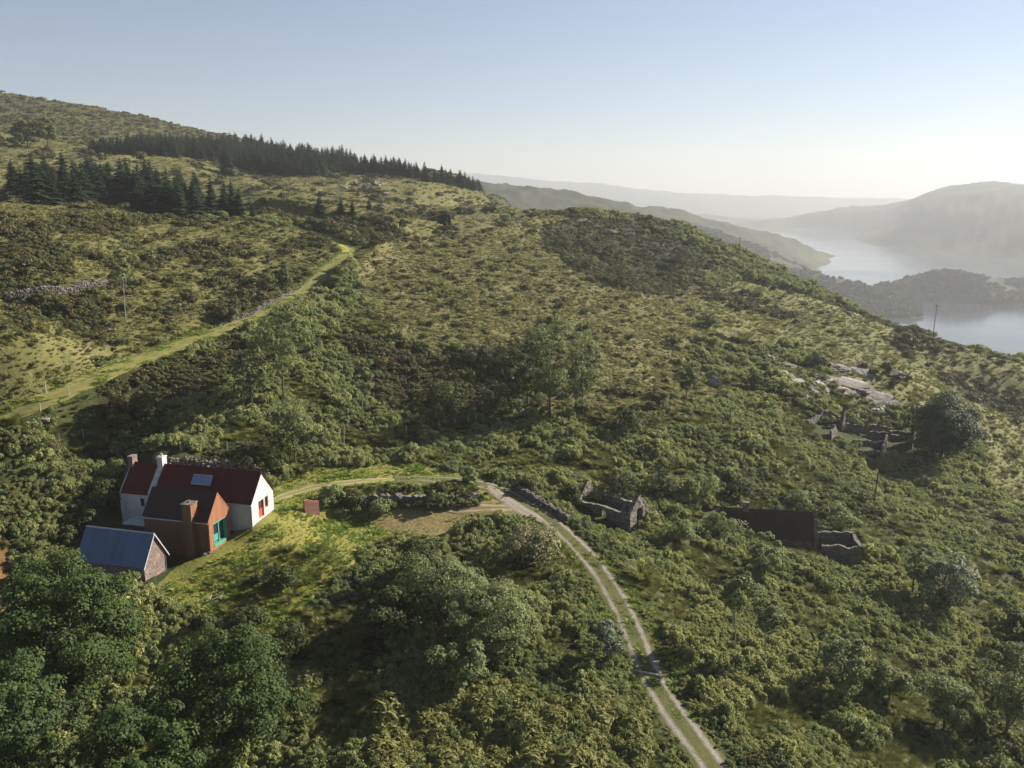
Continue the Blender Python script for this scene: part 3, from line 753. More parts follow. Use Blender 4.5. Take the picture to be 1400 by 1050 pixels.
# the lake
m, nt = new_mat('lake_water'); h = N(nt)
P = h.n('ShaderNodeNewGeometry').outputs['Position']
mp = h.n('ShaderNodeMapping', Vector=P, Scale=(1.0, 0.35, 1.0))
bpw = h.n('ShaderNodeBump', Strength=0.045, Distance=0.6, Height=h.noise(mp.outputs[0], 0.25, 4, 0.6))
bw = h.n('ShaderNodeBsdfPrincipled', Base_Color=(0.035, 0.045, 0.05, 1), Roughness=h.ramp(h.noise(P, 0.004, 3, 0.6), [(0.35, 0.10), (0.65, 0.18)]), Normal=bpw.outputs[0]); bw.inputs['IOR'].default_value = 1.33
h.out(bw.outputs[0])
w = MB(); w.add([(-13000, 300, 0), (13000, 300, 0), (13000, 13000, 0), (-13000, 13000, 0)], [(0, 1, 2, 3)])
tag(w.build('lake_water', m, loc=(0, 0, LAKE)), 'calm pale lake reflecting the hazy sky', kind='structure')

# ------------------------------------------------------------------ ground cover as scattered stuff
def scatter(name, sources, P, rot, scl, idx, label):
    c = bpy.data.collections.new(name + '_sources')
    for i, me in enumerate(sources):
        o = bpy.data.objects.new('%s_plant_%02d' % (name, i), me); c.objects.link(o)
    me = bpy.data.meshes.new(name); me.vertices.add(len(P)); me.vertices.foreach_set('co', np.asarray(P, np.float32).ravel())
    a = me.attributes.new('rot', 'FLOAT_VECTOR', 'POINT'); a.data.foreach_set('vector', np.asarray(rot, np.float32).ravel())
    a = me.attributes.new('scl', 'FLOAT_VECTOR', 'POINT'); a.data.foreach_set('vector', np.asarray(scl, np.float32).ravel())
    a = me.attributes.new('idx', 'INT', 'POINT'); a.data.foreach_set('value', np.asarray(idx, np.int32))
    o = obj(name, me)
    ng = bpy.data.node_groups.new(name + '_cover', 'GeometryNodeTree')
    ng.interface.new_socket(name='Geometry', in_out='INPUT', socket_type='NodeSocketGeometry'); ng.interface.new_socket(name='Geometry', in_out='OUTPUT', socket_type='NodeSocketGeometry')
    nd = ng.nodes; gi = nd.new('NodeGroupInput'); go = nd.new('NodeGroupOutput'); ip = nd.new('GeometryNodeInstanceOnPoints'); ci = nd.new('GeometryNodeCollectionInfo')
    ci.inputs['Collection'].default_value = c; ci.inputs['Separate Children'].default_value = True; ci.inputs['Reset Children'].default_value = True
    ip.inputs['Pick Instance'].default_value = True
    L = ng.links; L.new(gi.outputs[0], ip.inputs['Points']); L.new(ci.outputs[0], ip.inputs['Instance'])
    for nm, typ, sock in (('rot', 'FLOAT_VECTOR', 'Rotation'), ('scl', 'FLOAT_VECTOR', 'Scale'), ('idx', 'INT', 'Instance Index')):
        q = nd.new('GeometryNodeInputNamedAttribute'); q.data_type = typ; q.inputs['Name'].default_value = nm
        L.new(q.outputs[0], ip.inputs[sock])
    L.new(ip.outputs[0], go.inputs[0])
    md = o.modifiers.new('cover', 'NODES'); md.node_group = ng
    return tag(o, label, kind='stuff')

BANK_SHADE_PX = [(365,286),(440,294),(525,306),(550,322),(520,335),(490,335),(475,326),(440,314),(380,299)]
BUILD_PX = [(155,700),(170,625),(235,610),(350,640),(382,690),(378,708),(330,745),(290,768),(245,790),(200,808),(150,790),(105,760),(120,705)]
HOLLOW_OK = True
KEEP = []
EXTRA = []                                  # (x, y, radius) kept clear, filled by the buildings below
def cover():
    r = np.random.default_rng(11)
    def sample(n, r0, r1, k):
        """points with density falling as (r0/r)^k per square metre"""
        u = r.uniform(0, 1, n)
        p = 2 - k
        rr = (r0 ** p + u * (r1 ** p - r0 ** p)) ** (1 / p) if abs(p) > 1e-6 else r0 * (r1 / r0) ** u
        a = np.radians(r.uniform(-36, 36, n)); return rr * np.sin(a), rr * np.cos(a), rr
    x, y, rr = sample(330000, 44, 960, 1.55)
    if EXTRA: x = np.concatenate([x, [e[0] for e in EXTRA]]); y = np.concatenate([y, [e[1] for e in EXTRA]]); rr = np.hypot(x, y)
    z = mesh_z(x, y); c = classes(x, y, z)
    d = {k: seg_dist(x, y, LINES[k])[0] for k in LINES}
    px, py = to_px(np.stack([x, y, z], -1))
    fine0 = fbm(x, y, 4, 2, 88)
    clear = (d['track'] > 1.45) & (d['yard'] > 2.2) & (d['drive'] > 1.6) & (d['path'] > 2.9 + .8 * fine0) & ~in_poly(px, py, BUILD_PX)
    for kx, ky, kr in KEEP: clear &= np.hypot(x - kx, y - ky) > kr
    patch = fbm(x, y, 16, 3, 81); patch2 = fbm(x, y, 38, 3, 82); fine = fbm(x, y, 5, 2, 83)
    u = r.uniform(0, 1, len(x))
    grass = c['lawn'] | c['open'] | c['upper'] | c['yard'] | c['earth'] | c['rough']
    kind = np.full(len(x), -1)
    gr = ~grass & ~c['left'] & ~c['mid'] & ~c['dark'] & ~c['hollow_shade'] & ~c['gorse'] & ~c['tuss']
    kind[gr] = np.where(u[gr] < 0.50 + 0.5 * patch[gr], 0, 1)                       # bracken / bramble
    kind[gr & (patch2 > 0.34) & (u < .4)] = 3
    gap = fbm(x, y, 11, 3, 85); kind[gr & (gap < -0.22)] = np.where(u[gr & (gap < -0.22)] < .5, 5, -1)
    m = c['mid']; kind[m] = np.where(u[m] < 0.55 + 0.35 * patch[m], 2, np.where(u[m] < 0.97, 4, 3))
    m = c['left']; kind[m] = np.where(u[m] < 0.56, 4, np.where(u[m] < 0.78, 2, np.where(u[m] < .83, 3, -1)))
    kind[m & (patch > 0.32)] = np.where(u[m & (patch > 0.32)] < .5, 3, 2)
    m = c['dark'] | c['hollow_shade']; kind[m] = np.where(u[m] < 0.5, 3, np.where(u[m] < .62, 1, np.where(u[m] < .85, 2, 4)))
    bk = in_poly(px, py, BANK_SHADE_PX); kind[bk] = 3; c['gorse'] = c['gorse'] & ~bk  # dark gorse all over the bank stands in for its shadow
    kind[c['gorse']] = np.where(u[c['gorse']] < 0.52, 3, np.where(u[c['gorse']] < .75, 2, 4))
    m = c['tuss']; kind[m] = np.where(u[m] < 0.50, 6, np.where(u[m] < .54, 1, -1))
    m = c['upper']; kind[m] = np.where(u[m] < 0.28, 4, np.where((u[m] < 0.40) & (patch2[m] > 0.05), 2, -1)); kind[m & (patch > 0.42) & (u > .6)] = 3
    m = c['hill']; kind[m] = np.where(u[m] < .14, 3, np.where(u[m] < .6, 4, np.where(u[m] < .75, 2, -1)))
    m = c['open'] & ~c['mid']; kind[m] = np.where(u[m] < 0.40, 4, np.where(u[m] < 0.46, 5, np.where((u[m] < .55) & (patch[m] > 0), 2, -1))); kind[m & (patch2 > .3) & (u > .75)] = 3
    m = c['rough']; kind[m] = np.where(u[m] < 0.14, 5, -1)
    kind[c['yard'] | c['earth']] = -1
    kind[(z < -100)] = -1
    kind[~clear] = -1
    if EXTRA: kind[-len(EXTRA):] = [e[2] for e in EXTRA]
    grow = np.clip((rr / 90) ** 0.45, 0.85, 2.6)
    base = {0: 0.57, 1: 0.60, 2: 0.34, 3: 0.78, 4: 0.55, 5: 0.62, 6: 0.66}
    jit = np.exp(r.normal(0, 0.30, len(x))) * (1 + 0.35 * fine) * (1 + 0.4 * np.clip(fbm(x, y, 7, 2, 86) + .1, -.6, .8))
    S = grow * jit; edge = np.clip(np.minimum(np.minimum(d['track'], d['path']), d['drive']) / 4.0, 0.42, 1); S *= edge; S = np.where(c['tuss'], S * 1.7, S); S = np.where(c['dark'], S * .72, S)
    rot = np.stack([r.normal(0, .1, len(x)), r.normal(0, .1, len(x)), r.uniform(0, 6.28, len(x))], 1)
    def emit(k, name, sources, label):
        m = kind == k; s = S[m] * base[k]
        sc = np.stack([s * r.uniform(.85, 1.2, len(s)), s * r.uniform(.85, 1.2, len(s)), s * r.uniform(0.75, 1.15, len(s)) * (grow[m] ** -0.2) * {0: 1.45, 1: 1.4}.get(k, 1.0)], 1)
        scatter(name, sources, np.stack([x[m], y[m], z[m] - 0.05], 1), rot[m], sc, r.integers(0, len(sources), m.sum()), label)
    q = np.random.default_rng(3)
    emit(0, 'bracken', [bush_mesh('bracken_plant', M['bracken'], q, 620, 9, 0.85, 1.0, 0.11, True) for _ in range(5)], 'green bracken fronds covering the lower hillside')
    emit(1, 'brambles', [bush_mesh('bramble_plant', M['scrub'], q, 620, 8, 0.75, 1.05, 0.10) for _ in range(5)], 'low mounds of green bramble scrub among the bracken')
    emit(2, 'dry_bracken', [bush_mesh('dry_bracken_plant', M['bracken_dry'], q, 420, 9, 0.9, 0.6, 0.10, True) for _ in range(5)], 'short brownish bracken on the sunny middle slope')
    emit(3, 'gorse', [bush_mesh('gorse_plant', M['gorse'], q, 560, 8, 0.75, 0.95, 0.09, True) for _ in range(3)] + [bush_mesh('gorse_plant', M['gorse_bloom'], q, 560, 8, 0.75, 0.95, 0.09, True) for _ in range(2)], 'dark gorse and heather thickets patching the upper slope')
    emit(6, 'rush_mounds', [mound_mesh('rush_mound', M['rush'], q) for _ in range(4)], 'rounded yellow green rush mounds at the bottom edge')
    emit(4, 'tussock_grass', [blade_mesh('tussock', M['tussock'], q, 80, 0.6, 0.5, 0.035, 0.8) for _ in range(4)], 'pale tussocky hill grass')
    emit(5, 'green_tussocks', [blade_mesh('green_tussock', M['tuss_green'], q, 240, 0.55, 0.7, 0.022, 1.1) for _ in range(4)], 'yellow green rounded tussocks of rushy grass')
    # short grass round the houses and along the lanes
    x, y, rr = sample(190000, 70, 250, 0.8)
    z = mesh_z(x, y); c = classes(x, y, z); px, py = to_px(np.stack([x, y, z], -1))
    dl = {k: seg_dist(x, y, LINES[k])[0] for k in LINES}
    near = np.minimum(np.minimum(dl['drive'], dl['path']), dl['track'])
    ok = (c['lawn'] | c['rough'] | ((near < 4.2) & (rr < 250))) & ~in_poly(px, py, BUILD_PX) & ((dl['track'] > 1.3) | (dl['track'] < .45)) & ~(c['yard'] & (r.uniform(0, 1, len(x)) < .85)) & (dl['yard'] > 1.2) & (dl['drive'] > 0.8) & ((dl['path'] > 0.9) | (r.uniform(0, 1, len(x)) < .5))
    x, y, z = x[ok], y[ok], z[ok]; n = len(x); s = np.exp(r.normal(0, .35, n)) * (0.8 + 0.9 * np.clip(fbm(x, y, 4, 2, 91) + c['rough'][ok] * .1, -.4, 1))
    scatter('lawn_grass', [blade_mesh('lawn_tuft', M['lawn_blade'], q, 34, 0.34, 0.2, 0.03, 1.0) for _ in range(4)], np.stack([x, y, z - .02], 1),
            np.stack([np.zeros(n), np.zeros(n), r.uniform(0, 6.28, n)], 1), np.stack([s, s, s * .9], 1), r.integers(0, 4, n), 'sunlit rough lawn grass round the houses')
    # woods on the lakeside promontory
    n = 16000; a = np.radians(r.uniform(11, 36, n)); rr = r.uniform(1150, 2050, n); x = rr * np.sin(a); y = rr * np.cos(a); z = mesh_z(x, y)
    wd = fbm(x, y, 150, 3, 95)
    ok = (z > LAKE + 1.0) & (z < 60) & (wd > -0.38) & (rr < 2050)
    x, y, z = x[ok], y[ok], z[ok]; n = len(x); s = np.exp(r.normal(0, .28, n)) * 5.2
    scatter('lakeside_woods', [bush_mesh('lakeside_tree', M['far_leaf'], q, 260, 8, 0.75, 1.2, 0.22) for _ in range(4)], np.stack([x, y, z - .6], 1),
            np.stack([np.zeros(n), np.zeros(n), r.uniform(0, 6.28, n)], 1), np.stack([s, s, s * 1.0], 1), r.integers(0, 4, n), 'dark woods on the promontory between the two waters')
# ------------------------------------------------------------------ walls made of cells (openings, ragged tops)
def wall_cells(mb, us, zs, prof, holes, t0, t1, fmap, rough=0.0, seed=0):
    us = sorted(set(round(u, 4) for u in us)); zs = sorted(set(round(z, 4) for z in zs))
    nu, nz = len(us), len(zs)
    on = np.zeros((nu + 1, nz + 1), bool)
    for i in range(nu - 1):
        for j in range(nz - 1):
            um, zm = (us[i] + us[i + 1]) / 2, (zs[j] + zs[j + 1]) / 2
            if prof(um) <= zs[j] + 1e-4: continue
            if any(a < um < b and c < zm < d for a, b, c, d in holes): continue
            on[i + 1, j + 1] = True
    key = {}
    def v(i, j, s):
        k = (i, j, s)
        if k not in key:
            u, z, t = us[i], min(zs[j], prof(us[i])), (t0, t1)[s]
            if rough:
                rr_ = random.Random(hash((seed, i, j, s))); u += rr_.uniform(-rough, rough); t += rr_.uniform(-rough, rough); z += rr_.uniform(-rough, rough) * (j > 0)
            key[k] = len(mb.V); mb.V.append(tuple(fmap(u, t, z)))
        return key[k]
    for i in range(nu - 1):
        for j in range(nz - 1):
            if not on[i + 1, j + 1]: continue
            mb.F.append((v(i, j, 0), v(i + 1, j, 0), v(i + 1, j + 1, 0), v(i, j + 1, 0)))
            mb.F.append((v(i + 1, j, 1), v(i, j, 1), v(i, j + 1, 1), v(i + 1, j + 1, 1)))
            if not on[i, j + 1]: mb.F.append((v(i, j, 1), v(i, j, 0), v(i, j + 1, 0), v(i, j + 1, 1)))
            if not on[i + 2, j + 1]: mb.F.append((v(i + 1, j, 0), v(i + 1, j, 1), v(i + 1, j + 1, 1), v(i + 1, j + 1, 0)))
            if not on[i + 1, j]: mb.F.append((v(i, j, 1), v(i + 1, j, 1), v(i + 1, j, 0), v(i, j, 0)))
            if not on[i + 1, j + 2]: mb.F.append((v(i, j + 1, 0), v(i + 1, j + 1, 0), v(i + 1, j + 1, 1), v(i, j + 1, 1)))
    return mb
def along_x(u, t, z): return (u, t, z)
def along_y(u, t, z): return (t, u, z)
def gable_prof(w, eave, peak):
    return lambda u: eave + (peak - eave) * max(0.0, 1 - abs(u - w / 2) / (w / 2))
def grid(a, b, step): return list(np.linspace(a, b, max(2, int((b - a) / step) + 1)))

def roof_slabs(x0, x1, w, eave, peak, over=0.15, th=0.09, side=None):
    """two roof slopes over a span w in y (ridge along x); side 0 = front only, 1 = back only"""
    mb = MB(); k = (peak - eave) / (w / 2)
    for s in (0, 1):
        if side is not None and s != side: continue
        ya, yb = (-over, w / 2) if s == 0 else (w + over, w / 2)
        za = eave - over * k
        mb.prism([(ya, za + .03), (yb, peak + .03), (yb, peak + th + .05), (ya, za + th)], 0, x0, x1)
    return mb

def cam_px(P): return to_px(np.array(P, float))

# ------------------------------------------------------------------ the red-roofed cottage
def cottage():
    A = at_z(345.4, 718.3, -38.0); W, EV, PK, L = 5.05, 2.7, 5.62, 17.7
    o = empty('cottage', A, R(-13.9), 'long white cottage with a dark red tin roof and two chimneys', 'cottage')
    mb = MB(); g = gable_prof(W, EV, PK); t = 0.45; xs = -13.3
    win = (-14.9, -14.35, 1.05, 2.05)
    wall_cells(mb, [-L + t, win[0], win[1], -t], [-1.4, win[2], win[3], EV], lambda u: EV, [win], 0, t, along_x)
    wall_cells(mb, [-L + t, -t], [-1.4, EV], lambda u: EV, [], W - t, W, along_x)
    door = (1.55, 2.75, 0.25, 2.35); gw = (3.05, 3.75, 1.05, 2.4)
    for x0, holes in ((-t, [door, gw]), (-L, [])):
        wall_cells(mb, [0, W / 2, W] + grid(0, W, .5) + [1.55, 2.75, 3.05, 3.75], [-1.4, .25, 1.05, 2.35, 2.4, EV, 3.4, 4.1, 4.9, PK], g, holes, x0, x0 + t, along_y)
    mb.build('wall', M['white'], o)
    r1 = roof_slabs(xs + .35, 0.10, W, EV, PK).build('roof', M['red_roof'], o)
    r2 = roof_slabs(-L + .25, xs - .35, W, EV, PK).build('roof', M['red_roof'], o)
    # white raised parapet across the roof, with its chimney
    pm = MB(); k = (PK - EV) / (W / 2)
    pm.prism([(-.16, EV - .16 * k - .1), (W / 2, PK - .1), (W + .16, EV - .16 * k - .1), (W + .16, EV - .16 * k + .42), (W / 2, PK + .42), (-.16, EV - .16 * k + .42)], 0, xs - .34, xs + .34)
    pm.build('parapet', M['white'], o)
    cm = MB(); cm.box(xs - .36, xs + .36, W / 2 - .45, W / 2 + .45, PK - .3, PK + 1.0); cm.box(xs - .42, xs + .42, W / 2 - .51, W / 2 + .51, PK + 1.0, PK + 1.12)
    ch = cm.build('chimney', M['white'], o)
    pt = MB(); pt.tube([(xs, W / 2, PK + 1.12), (xs, W / 2, PK + 1.45)], .13, 10); pt.build('chimney_pot', M['grey_trim'], ch)
    cm = MB(); cm.box(-L - .05, -L + .6, W / 2 - .48, W / 2 + .48, PK - 1.0, PK + .8); cm.box(-L - .1, -L + .65, W / 2 - .53, W / 2 + .53, PK + .8, PK + .9)
    c2 = cm.build('chimney', M['shed_wall'], o); c2['label'] = 'bare stone chimney at the far end of the roof'
    gt = MB(); gt.tube([(xs + .4, -.2, EV - .17), (.05, -.2, EV - .2)], .065, 7); gt.tube([(-.25, -.2, EV - .2), (-.25, -.07, EV - .5), (-.25, -.07, -.3)], .045, 6); gt.build('gutter', M['grey_trim'], o)
    rd = MB(); rd.prism([(W / 2 - .18, PK + .06), (W / 2, PK + .2), (W / 2 + .18, PK + .06)], 0, xs + .36, .08); rd.build('ridge_cap', M['red_roof'], r1)
    # skylight lies in the front slope
    th = math.atan(k); sl = math.hypot(W / 2, PK - EV)
    sk = obj('skylight', None, o, (-7.2, 0, EV + .15), (th, 0, 0))
    q = MB()
    for a, b, c, d in ((-1.25, -1.17, 1.55, 2.85), (1.17, 1.25, 1.55, 2.85), (-1.17, 1.17, 1.55, 1.63), (-1.17, 1.17, 2.77, 2.85), (-.44, -.38, 1.63, 2.77), (.38, .44, 1.63, 2.77)): q.box(a, b, c, d, -.02, .13)
    q.build('frame', M['grey_trim'], sk); q = MB()
    q.box(-1.17, 1.17, 1.63, 2.77, 0, .07); q.build('pane', M['sky_glass'], sk)
    wn = obj('window', None, o, (0, 0, 0)); q = MB()
    a, b, c, d = win
    for bx in ((a, a + .07, c, d), (b - .07, b, c, d), (a + .07, b - .07, d - .07, d), (a + .07, b - .07, c, c + .07)): q.box(bx[0], bx[1], .14, .22, bx[2], bx[3])
    q.build('frame', M['dark'], wn); q = MB(); q.box(a + .07, b - .07, .17, .19, c + .07, d - .07); q.build('pane', M['glass'], wn)
    q = MB(); q.box(a - .08, b + .08, -.07, .13, c - .1, c - .002); q.build('sill', M['white'], wn)
    dr = obj('door', None, o, (0, 0, 0)); q = MB(); a, b, c, d = door
    for y0, y1, z0, z1 in ((a, a + .09, c, d), (b - .09, b, c, d), (a + .09, b - .09, d - .09, d), (a + .09, b - .09, 1.15, 1.24), (2.1, 2.18, 1.24, d - .09)): q.box(-.24, -.14, y0, y1, z0, z1)
    q.build('frame', M['red_paint'], dr); q = MB(); q.box(-.22, -.17, a + .09, b - .09, c, 1.15); q.build('lower_leaf', M['red_paint'], dr)
    q = MB(); q.box(-.22, -.19, a + .09, 2.1, 1.24, d - .09); q.box(-.22, -.19, 2.18, b - .09, 1.24, d - .09); q.build('pane', M['glass'], dr)
    w2 = obj('window', None, o, (0, 0, 0)); q = MB(); a, b, c, d = gw
    for y0, y1, z0, z1 in ((a, a + .08, c, d), (b - .08, b, c, d), (a + .08, b - .08, d - .08, d), (a + .08, b - .08, c, c + .08)): q.box(-.24, -.14, y0, y1, z0, z1)
    q.build('frame', M['red_paint'], w2); q = MB(); q.box(-.22, -.19, a + .08, b - .08, c + .08, d - .08); q.build('pane', M['glass'], w2)
    return o
cottage()

# ------------------------------------------------------------------ the cedar-clad annexe
def annexe():
    A = at_z(288, 754.3, -39.3); W, EV, PK, L = 4.2, 3.55, 6.15, 8.3
    o = empty('timber_annexe', A, R(-14), 'cedar clad gabled annexe with a big green framed window', 'house')
    g = gable_prof(W, EV, PK); t = .22; op = (.8, 3.55, .12, 2.95)
    mb = MB(); wall_cells(mb, [0, op[0], op[1], W / 2, W] + grid(0, W, .42), [-1.2, op[2], op[3], EV, 4.3, 5.2, PK], g, [op], -t, 0, along_y)
    wl = mb.build('gable_wall', M['cedar'], o)
    mb = MB(); wall_cells(mb, [-L, -t], [-1.2, EV], lambda u: EV, [], 0, t, along_x); wall_cells(mb, [-L, -t], [-1.2, EV], lambda u: EV, [], W - t, W, along_x)
    wall_cells(mb, [t, W / 2, W - t] + grid(t, W - t, .42), [-1.2, EV, 4.3, 5.2, PK], g, [], -L, -L + t, along_y)
    s = mb.build('side_wall', M['cedar_shaded'], o)
    roof_slabs(-L - .1, -.03, W, EV, PK, .1, .1).build('roof', M['brown_roof'], o)
    fm = MB(); k = (PK - EV) / (W / 2)
    for s_ in (0, 1):
        ya, yb = (-.12, W / 2) if s_ == 0 else (W + .12, W / 2); za = EV - .12 * k
        fm.prism([(ya, za - .02), (yb, PK - .02), (yb, PK + .17), (ya, za + .15)], 0, -.028, .03)
    fm.build('barge_board', M['cedar'], o)
    gt = MB(); gt.tube([(-L, -.17, EV - .2), (-.05, -.17, EV - .22)], .07, 8); gt.build('gutter', M['grey_trim'], o)
    # chimney stack clad in boards, standing out from the long wall
    cm = MB(); cm.box(-2.75, -1.65, -.75, -.002, -1.2, 4.4); cm.prism([(-.75, 4.4), (0.55, 4.4), (0.55, 5.55), (-.75, 5.55)], 0, -2.75, -1.65)
    c = cm.build('chimney', M['cedar_shaded'], o)
    q = MB(); q.box(-1.648, -1.6, -.74, .5, 4.1, 5.5); q.build('lit_boards', M['cedar'], c)  # brighter cedar puts the sunlight on this face into the colour
    q = MB(); q.box(-2.85, -1.55, -.85, .62, 5.55, 5.67); q.tube([(-2.2, -.1, 5.67), (-2.2, -.1, 5.95)], .13, 10); q.build('cap', M['stone'], c)
    w = obj('window', None, o, (0, 0, 0)); a, b, c0, d = op; q = MB()
    for y0, y1, z0, z1, xa, xb in ((a, a + .13, c0, d, -.5, -.06), (b - .13, b, c0, d, -.5, -.06), (a + .13, b - .13, d - .14, d, -.5, -.06), (a + .13, b - .13, c0, c0 + .28, -.5, -.02), (a + 1.45, a + 1.58, c0 + .28, d - .14, -.47, -.3)): q.box(xa, xb, y0, y1, z0, z1)
    q.build('frame', M['green_frame'], w); q = MB(); q.box(-.46, -.43, a + .13, a + 1.45, c0 + .28, d - .14); q.box(-.46, -.43, a + 1.58, b - .13, c0 + .28, d - .14); q.build('pane', M['glass'], w)
    q = MB(); q.box(-.43, -.36, a + .2, a + 1.38, c0 + .5, c0 + 1.25); q.build('blind', M['green_frame'], w)
    q = MB(); q.box(.035, .75, -.05, 1.1, -.75, -.08); q.build('step', M['shed_wall'], o)
annexe()

def shed():
    A = at_z(199.3, 799.4, -40.4); W, EV, PK, L = 3.55, 2.3, 5.0, 8.2
    o = empty('shed', A, R(-15), 'stone shed with a steep blue grey tin roof beside the big tree', 'shed')
    g = gable_prof(W, EV, PK); t = .35; mb = MB()
    for x0 in (-t, -L): wall_cells(mb, [0, W / 2, W] + grid(0, W, .4), [-1.6, EV, 3.1, 4.0, PK], g, [], x0, x0 + t, along_y)
    for y0 in (0, W - t): wall_cells(mb, [-L + t, -t], [-1.6, EV], lambda u: EV, [], y0, y0 + t, along_x)
    mb.build('wall', M['shed_wall'], o)
    roof_slabs(-L - .15, .2, W, EV, PK, .3, .07).build('roof', M['blue_roof'], o)
    fm = MB(); k = (PK - EV) / (W / 2)
    for s_ in (0, 1):
        ya, yb = (-.33, W / 2) if s_ == 0 else (W + .33, W / 2); za = EV - .33 * k
        fm.prism([(ya, za - .1), (yb, PK - .1), (yb, PK + .13), (ya, za + .1)], 0, .204, .25)
    fm.build('barge_board', M['grey_trim'], o)
    rd = MB(); rd.prism([(W / 2 - .16, PK + .04), (W / 2, PK + .17), (W / 2 + .16, PK + .04)], 0, -L - .1, .2); rd.build('ridge_cap', M['grey_trim'], o)
    q = MB(); q.box(.002, .06, W - .14, W - .02, -.5, EV - .25); q.build('corner_post', M['dark'], o)
shed()

def store():
    P = at_z(199, 717.5, -38.0); o = empty('log_store', P + np.array([0, 0, -2.3]), R(-14), 'low timber store with a pale flat roof between shed and annexe', 'shed')
    mb = MB()
    for b in ((-2.9, .0, 0, .1), (-2.9, 0, 2.1, 2.2), (-2.9, -2.8, .1, 2.1), (-.1, 0, .1, 2.1)): mb.box(*b, -1.5, 2.15)
    mb.build('wall', M['cedar'], o); q = MB(); q.box(-3.05, .15, -.15, 2.35, 2.152, 2.3); q.build('roof', M['pale_roof'], o)
store()

# ------------------------------------------------------------------ ruins
def ruin_house():
    A = at_z(860.5, 725.5, -43.6); B = at_z(885.4, 712.0, -43.6); W = 4.6
    d = B - A; rz = math.atan2(d[1], d[0]) - math.pi / 2
    L, EV, PK, t = 8.8, 2.35, 4.5, .5
    o = empty('ruined_cottage', A, rz, 'small roofless stone ruin with two gables beside the track', 'ruin')
    rg = lambda f, s, a: (lambda u: f(u) - a * abs(perlin(np.array([u * 1.3 + s]), np.array([s * 3.3]), s)[0]))
    g = gable_prof(W, EV, PK)
    for nm, mb in (('front_wall', wall_cells(MB(), grid(-L, 0, .33), grid(-1.5, 2.6, .33), rg(lambda u: EV + .1 * math.sin(u), 3, .25), [(-4.3, -3.6, .9, 2.0)], 0, t, along_x, .05, 1)),
                   ('back_wall', wall_cells(MB(), grid(-L, 0, .33), grid(-1.5, 2.6, .33), rg(lambda u: EV + .1, 5, .3), [], W - t, W, along_x, .05, 2)),
                   ('gable_wall', wall_cells(MB(), grid(0, W, .28), grid(-1.5, 4.8, .28), rg(g, 7, .12), [(1.7, 3.3, -.5, 2.5)], -t + .001, .06, along_y, .05, 3)),
                   ('gable_wall', wall_cells(MB(), grid(0, W, .28), grid(-1.5, 4.8, .28), rg(lambda u: gable_prof(W, EV - .1, PK + .2)(u), 9, .15), [], -L, -L + t, along_y, .05, 4)),
                   ('cross_wall', wall_cells(MB(), grid(t, W - t, .33), grid(-1.5, 2.0, .33), lambda u: 1.6 + .4 * math.sin(u * 2), [], -3.2, -2.8, along_y, .05, 5))):
        mb.build(nm, M['stone'], o)
    KEEP.append((A[0] - 3, A[1] + 2.5, 5.2))
ruin_house()

def barn():
    A = at_z(1109, 731, -47.3); rz = R(-12); L, W, EV, PK, t = 14.6, 4.6, 1.3, 4.15, .5
    B0 = at_z(991, 679, -47.3 + PK); B1 = at_z(1115, 695.5, -47.3 + PK); d = B1 - B0; rz = R(-9); L = 13.6
    nrm = np.array([-math.sin(rz), math.cos(rz), 0]); A = B1 - nrm * W / 2; A[2] = -47.9
    o = empty('old_barn', A, rz, 'long low stone barn under a dark rusty tin roof', 'barn')
    g = gable_prof(W, EV, PK + .25)
    mb = MB()
    for x0 in (-t + .2, -L): wall_cells(mb, grid(0, W, .3) + [W / 2], grid(-2, PK + .4, .3), g, [], x0, x0 + t, along_y, .03, int(x0 * 7))
    for y0 in (.02, W - t): wall_cells(mb, grid(-L + t, -t, .5), grid(-2, EV, .4), lambda u: EV, [], y0, y0 + t - .02, along_x, .02, 9)
    mb.build('wall', M['stone'], o)
    roof_slabs(-L + .1, -.32, W, EV, PK, .25, .08).build('roof', M['rust_roof'], o)
    cm = MB(); wall_cells(cm, grid(-9.9, -9.1, .27), grid(PK - .5, PK + 1.0, .27), lambda u: PK + .95, [], W / 2 - .35, W / 2 + .4, along_x, .04, 4); cm.build('chimney', M['stone'], o)
    q = MB(); q.box(-9.98, -9.0, W / 2 - .44, W / 2 + .5, PK + .96, PK + 1.08); q.build('chimney_cap', M['stone_dark'], o)
    o2 = empty('stone_pen', A + np.array([math.cos(rz), math.sin(rz), 0]) * .7, rz, 'roofless stone pen joined to the end of the rusty barn', 'ruin')
    wv = lambda s, h: (lambda u: h + .35 * perlin(np.array([u * .7 + s]), np.array([s * 1.7]), s)[0])
    for nm, mb in (('front_wall', wall_cells(MB(), grid(0, 4.8, .35), grid(-2.5, 1.6, .35), wv(3, .5), [], -.6, -.1, along_x, .05, 6)),
                   ('back_wall', wall_cells(MB(), grid(0, 4.8, .35), grid(-2.5, 2.2, .35), wv(8, 1.0), [], 3.4, 3.9, along_x, .05, 7)),
                   ('end_wall', wall_cells(MB(), grid(-.6, 3.9, .35), grid(-2.5, 1.9, .35), wv(5, .7), [], 4.8, 5.3, along_y, .05, 8))):
        mb.build(nm, M['stone_dark'], o2)
    m_ = A + nrm * W / 2
    EXTRA_ = [EXTRA.append((p[0], p[1], random.choice((1, 3, 3)))) for p in [ghit(random.uniform(440, 655), random.uniform(682, 694)) for _ in range(120)] + [ghit(random.uniform(438, 650), random.uniform(664, 672)) for _ in range(60)]]
    for k in (.0, 2.6, 5.2, 7.8, 10.4, 13): KEEP.append((m_[0] - math.cos(rz) * k, m_[1] - math.sin(rz) * k, 2.6))
    KEEP.append((A[0] + 3, A[1] + 1, 2.6))
barn()

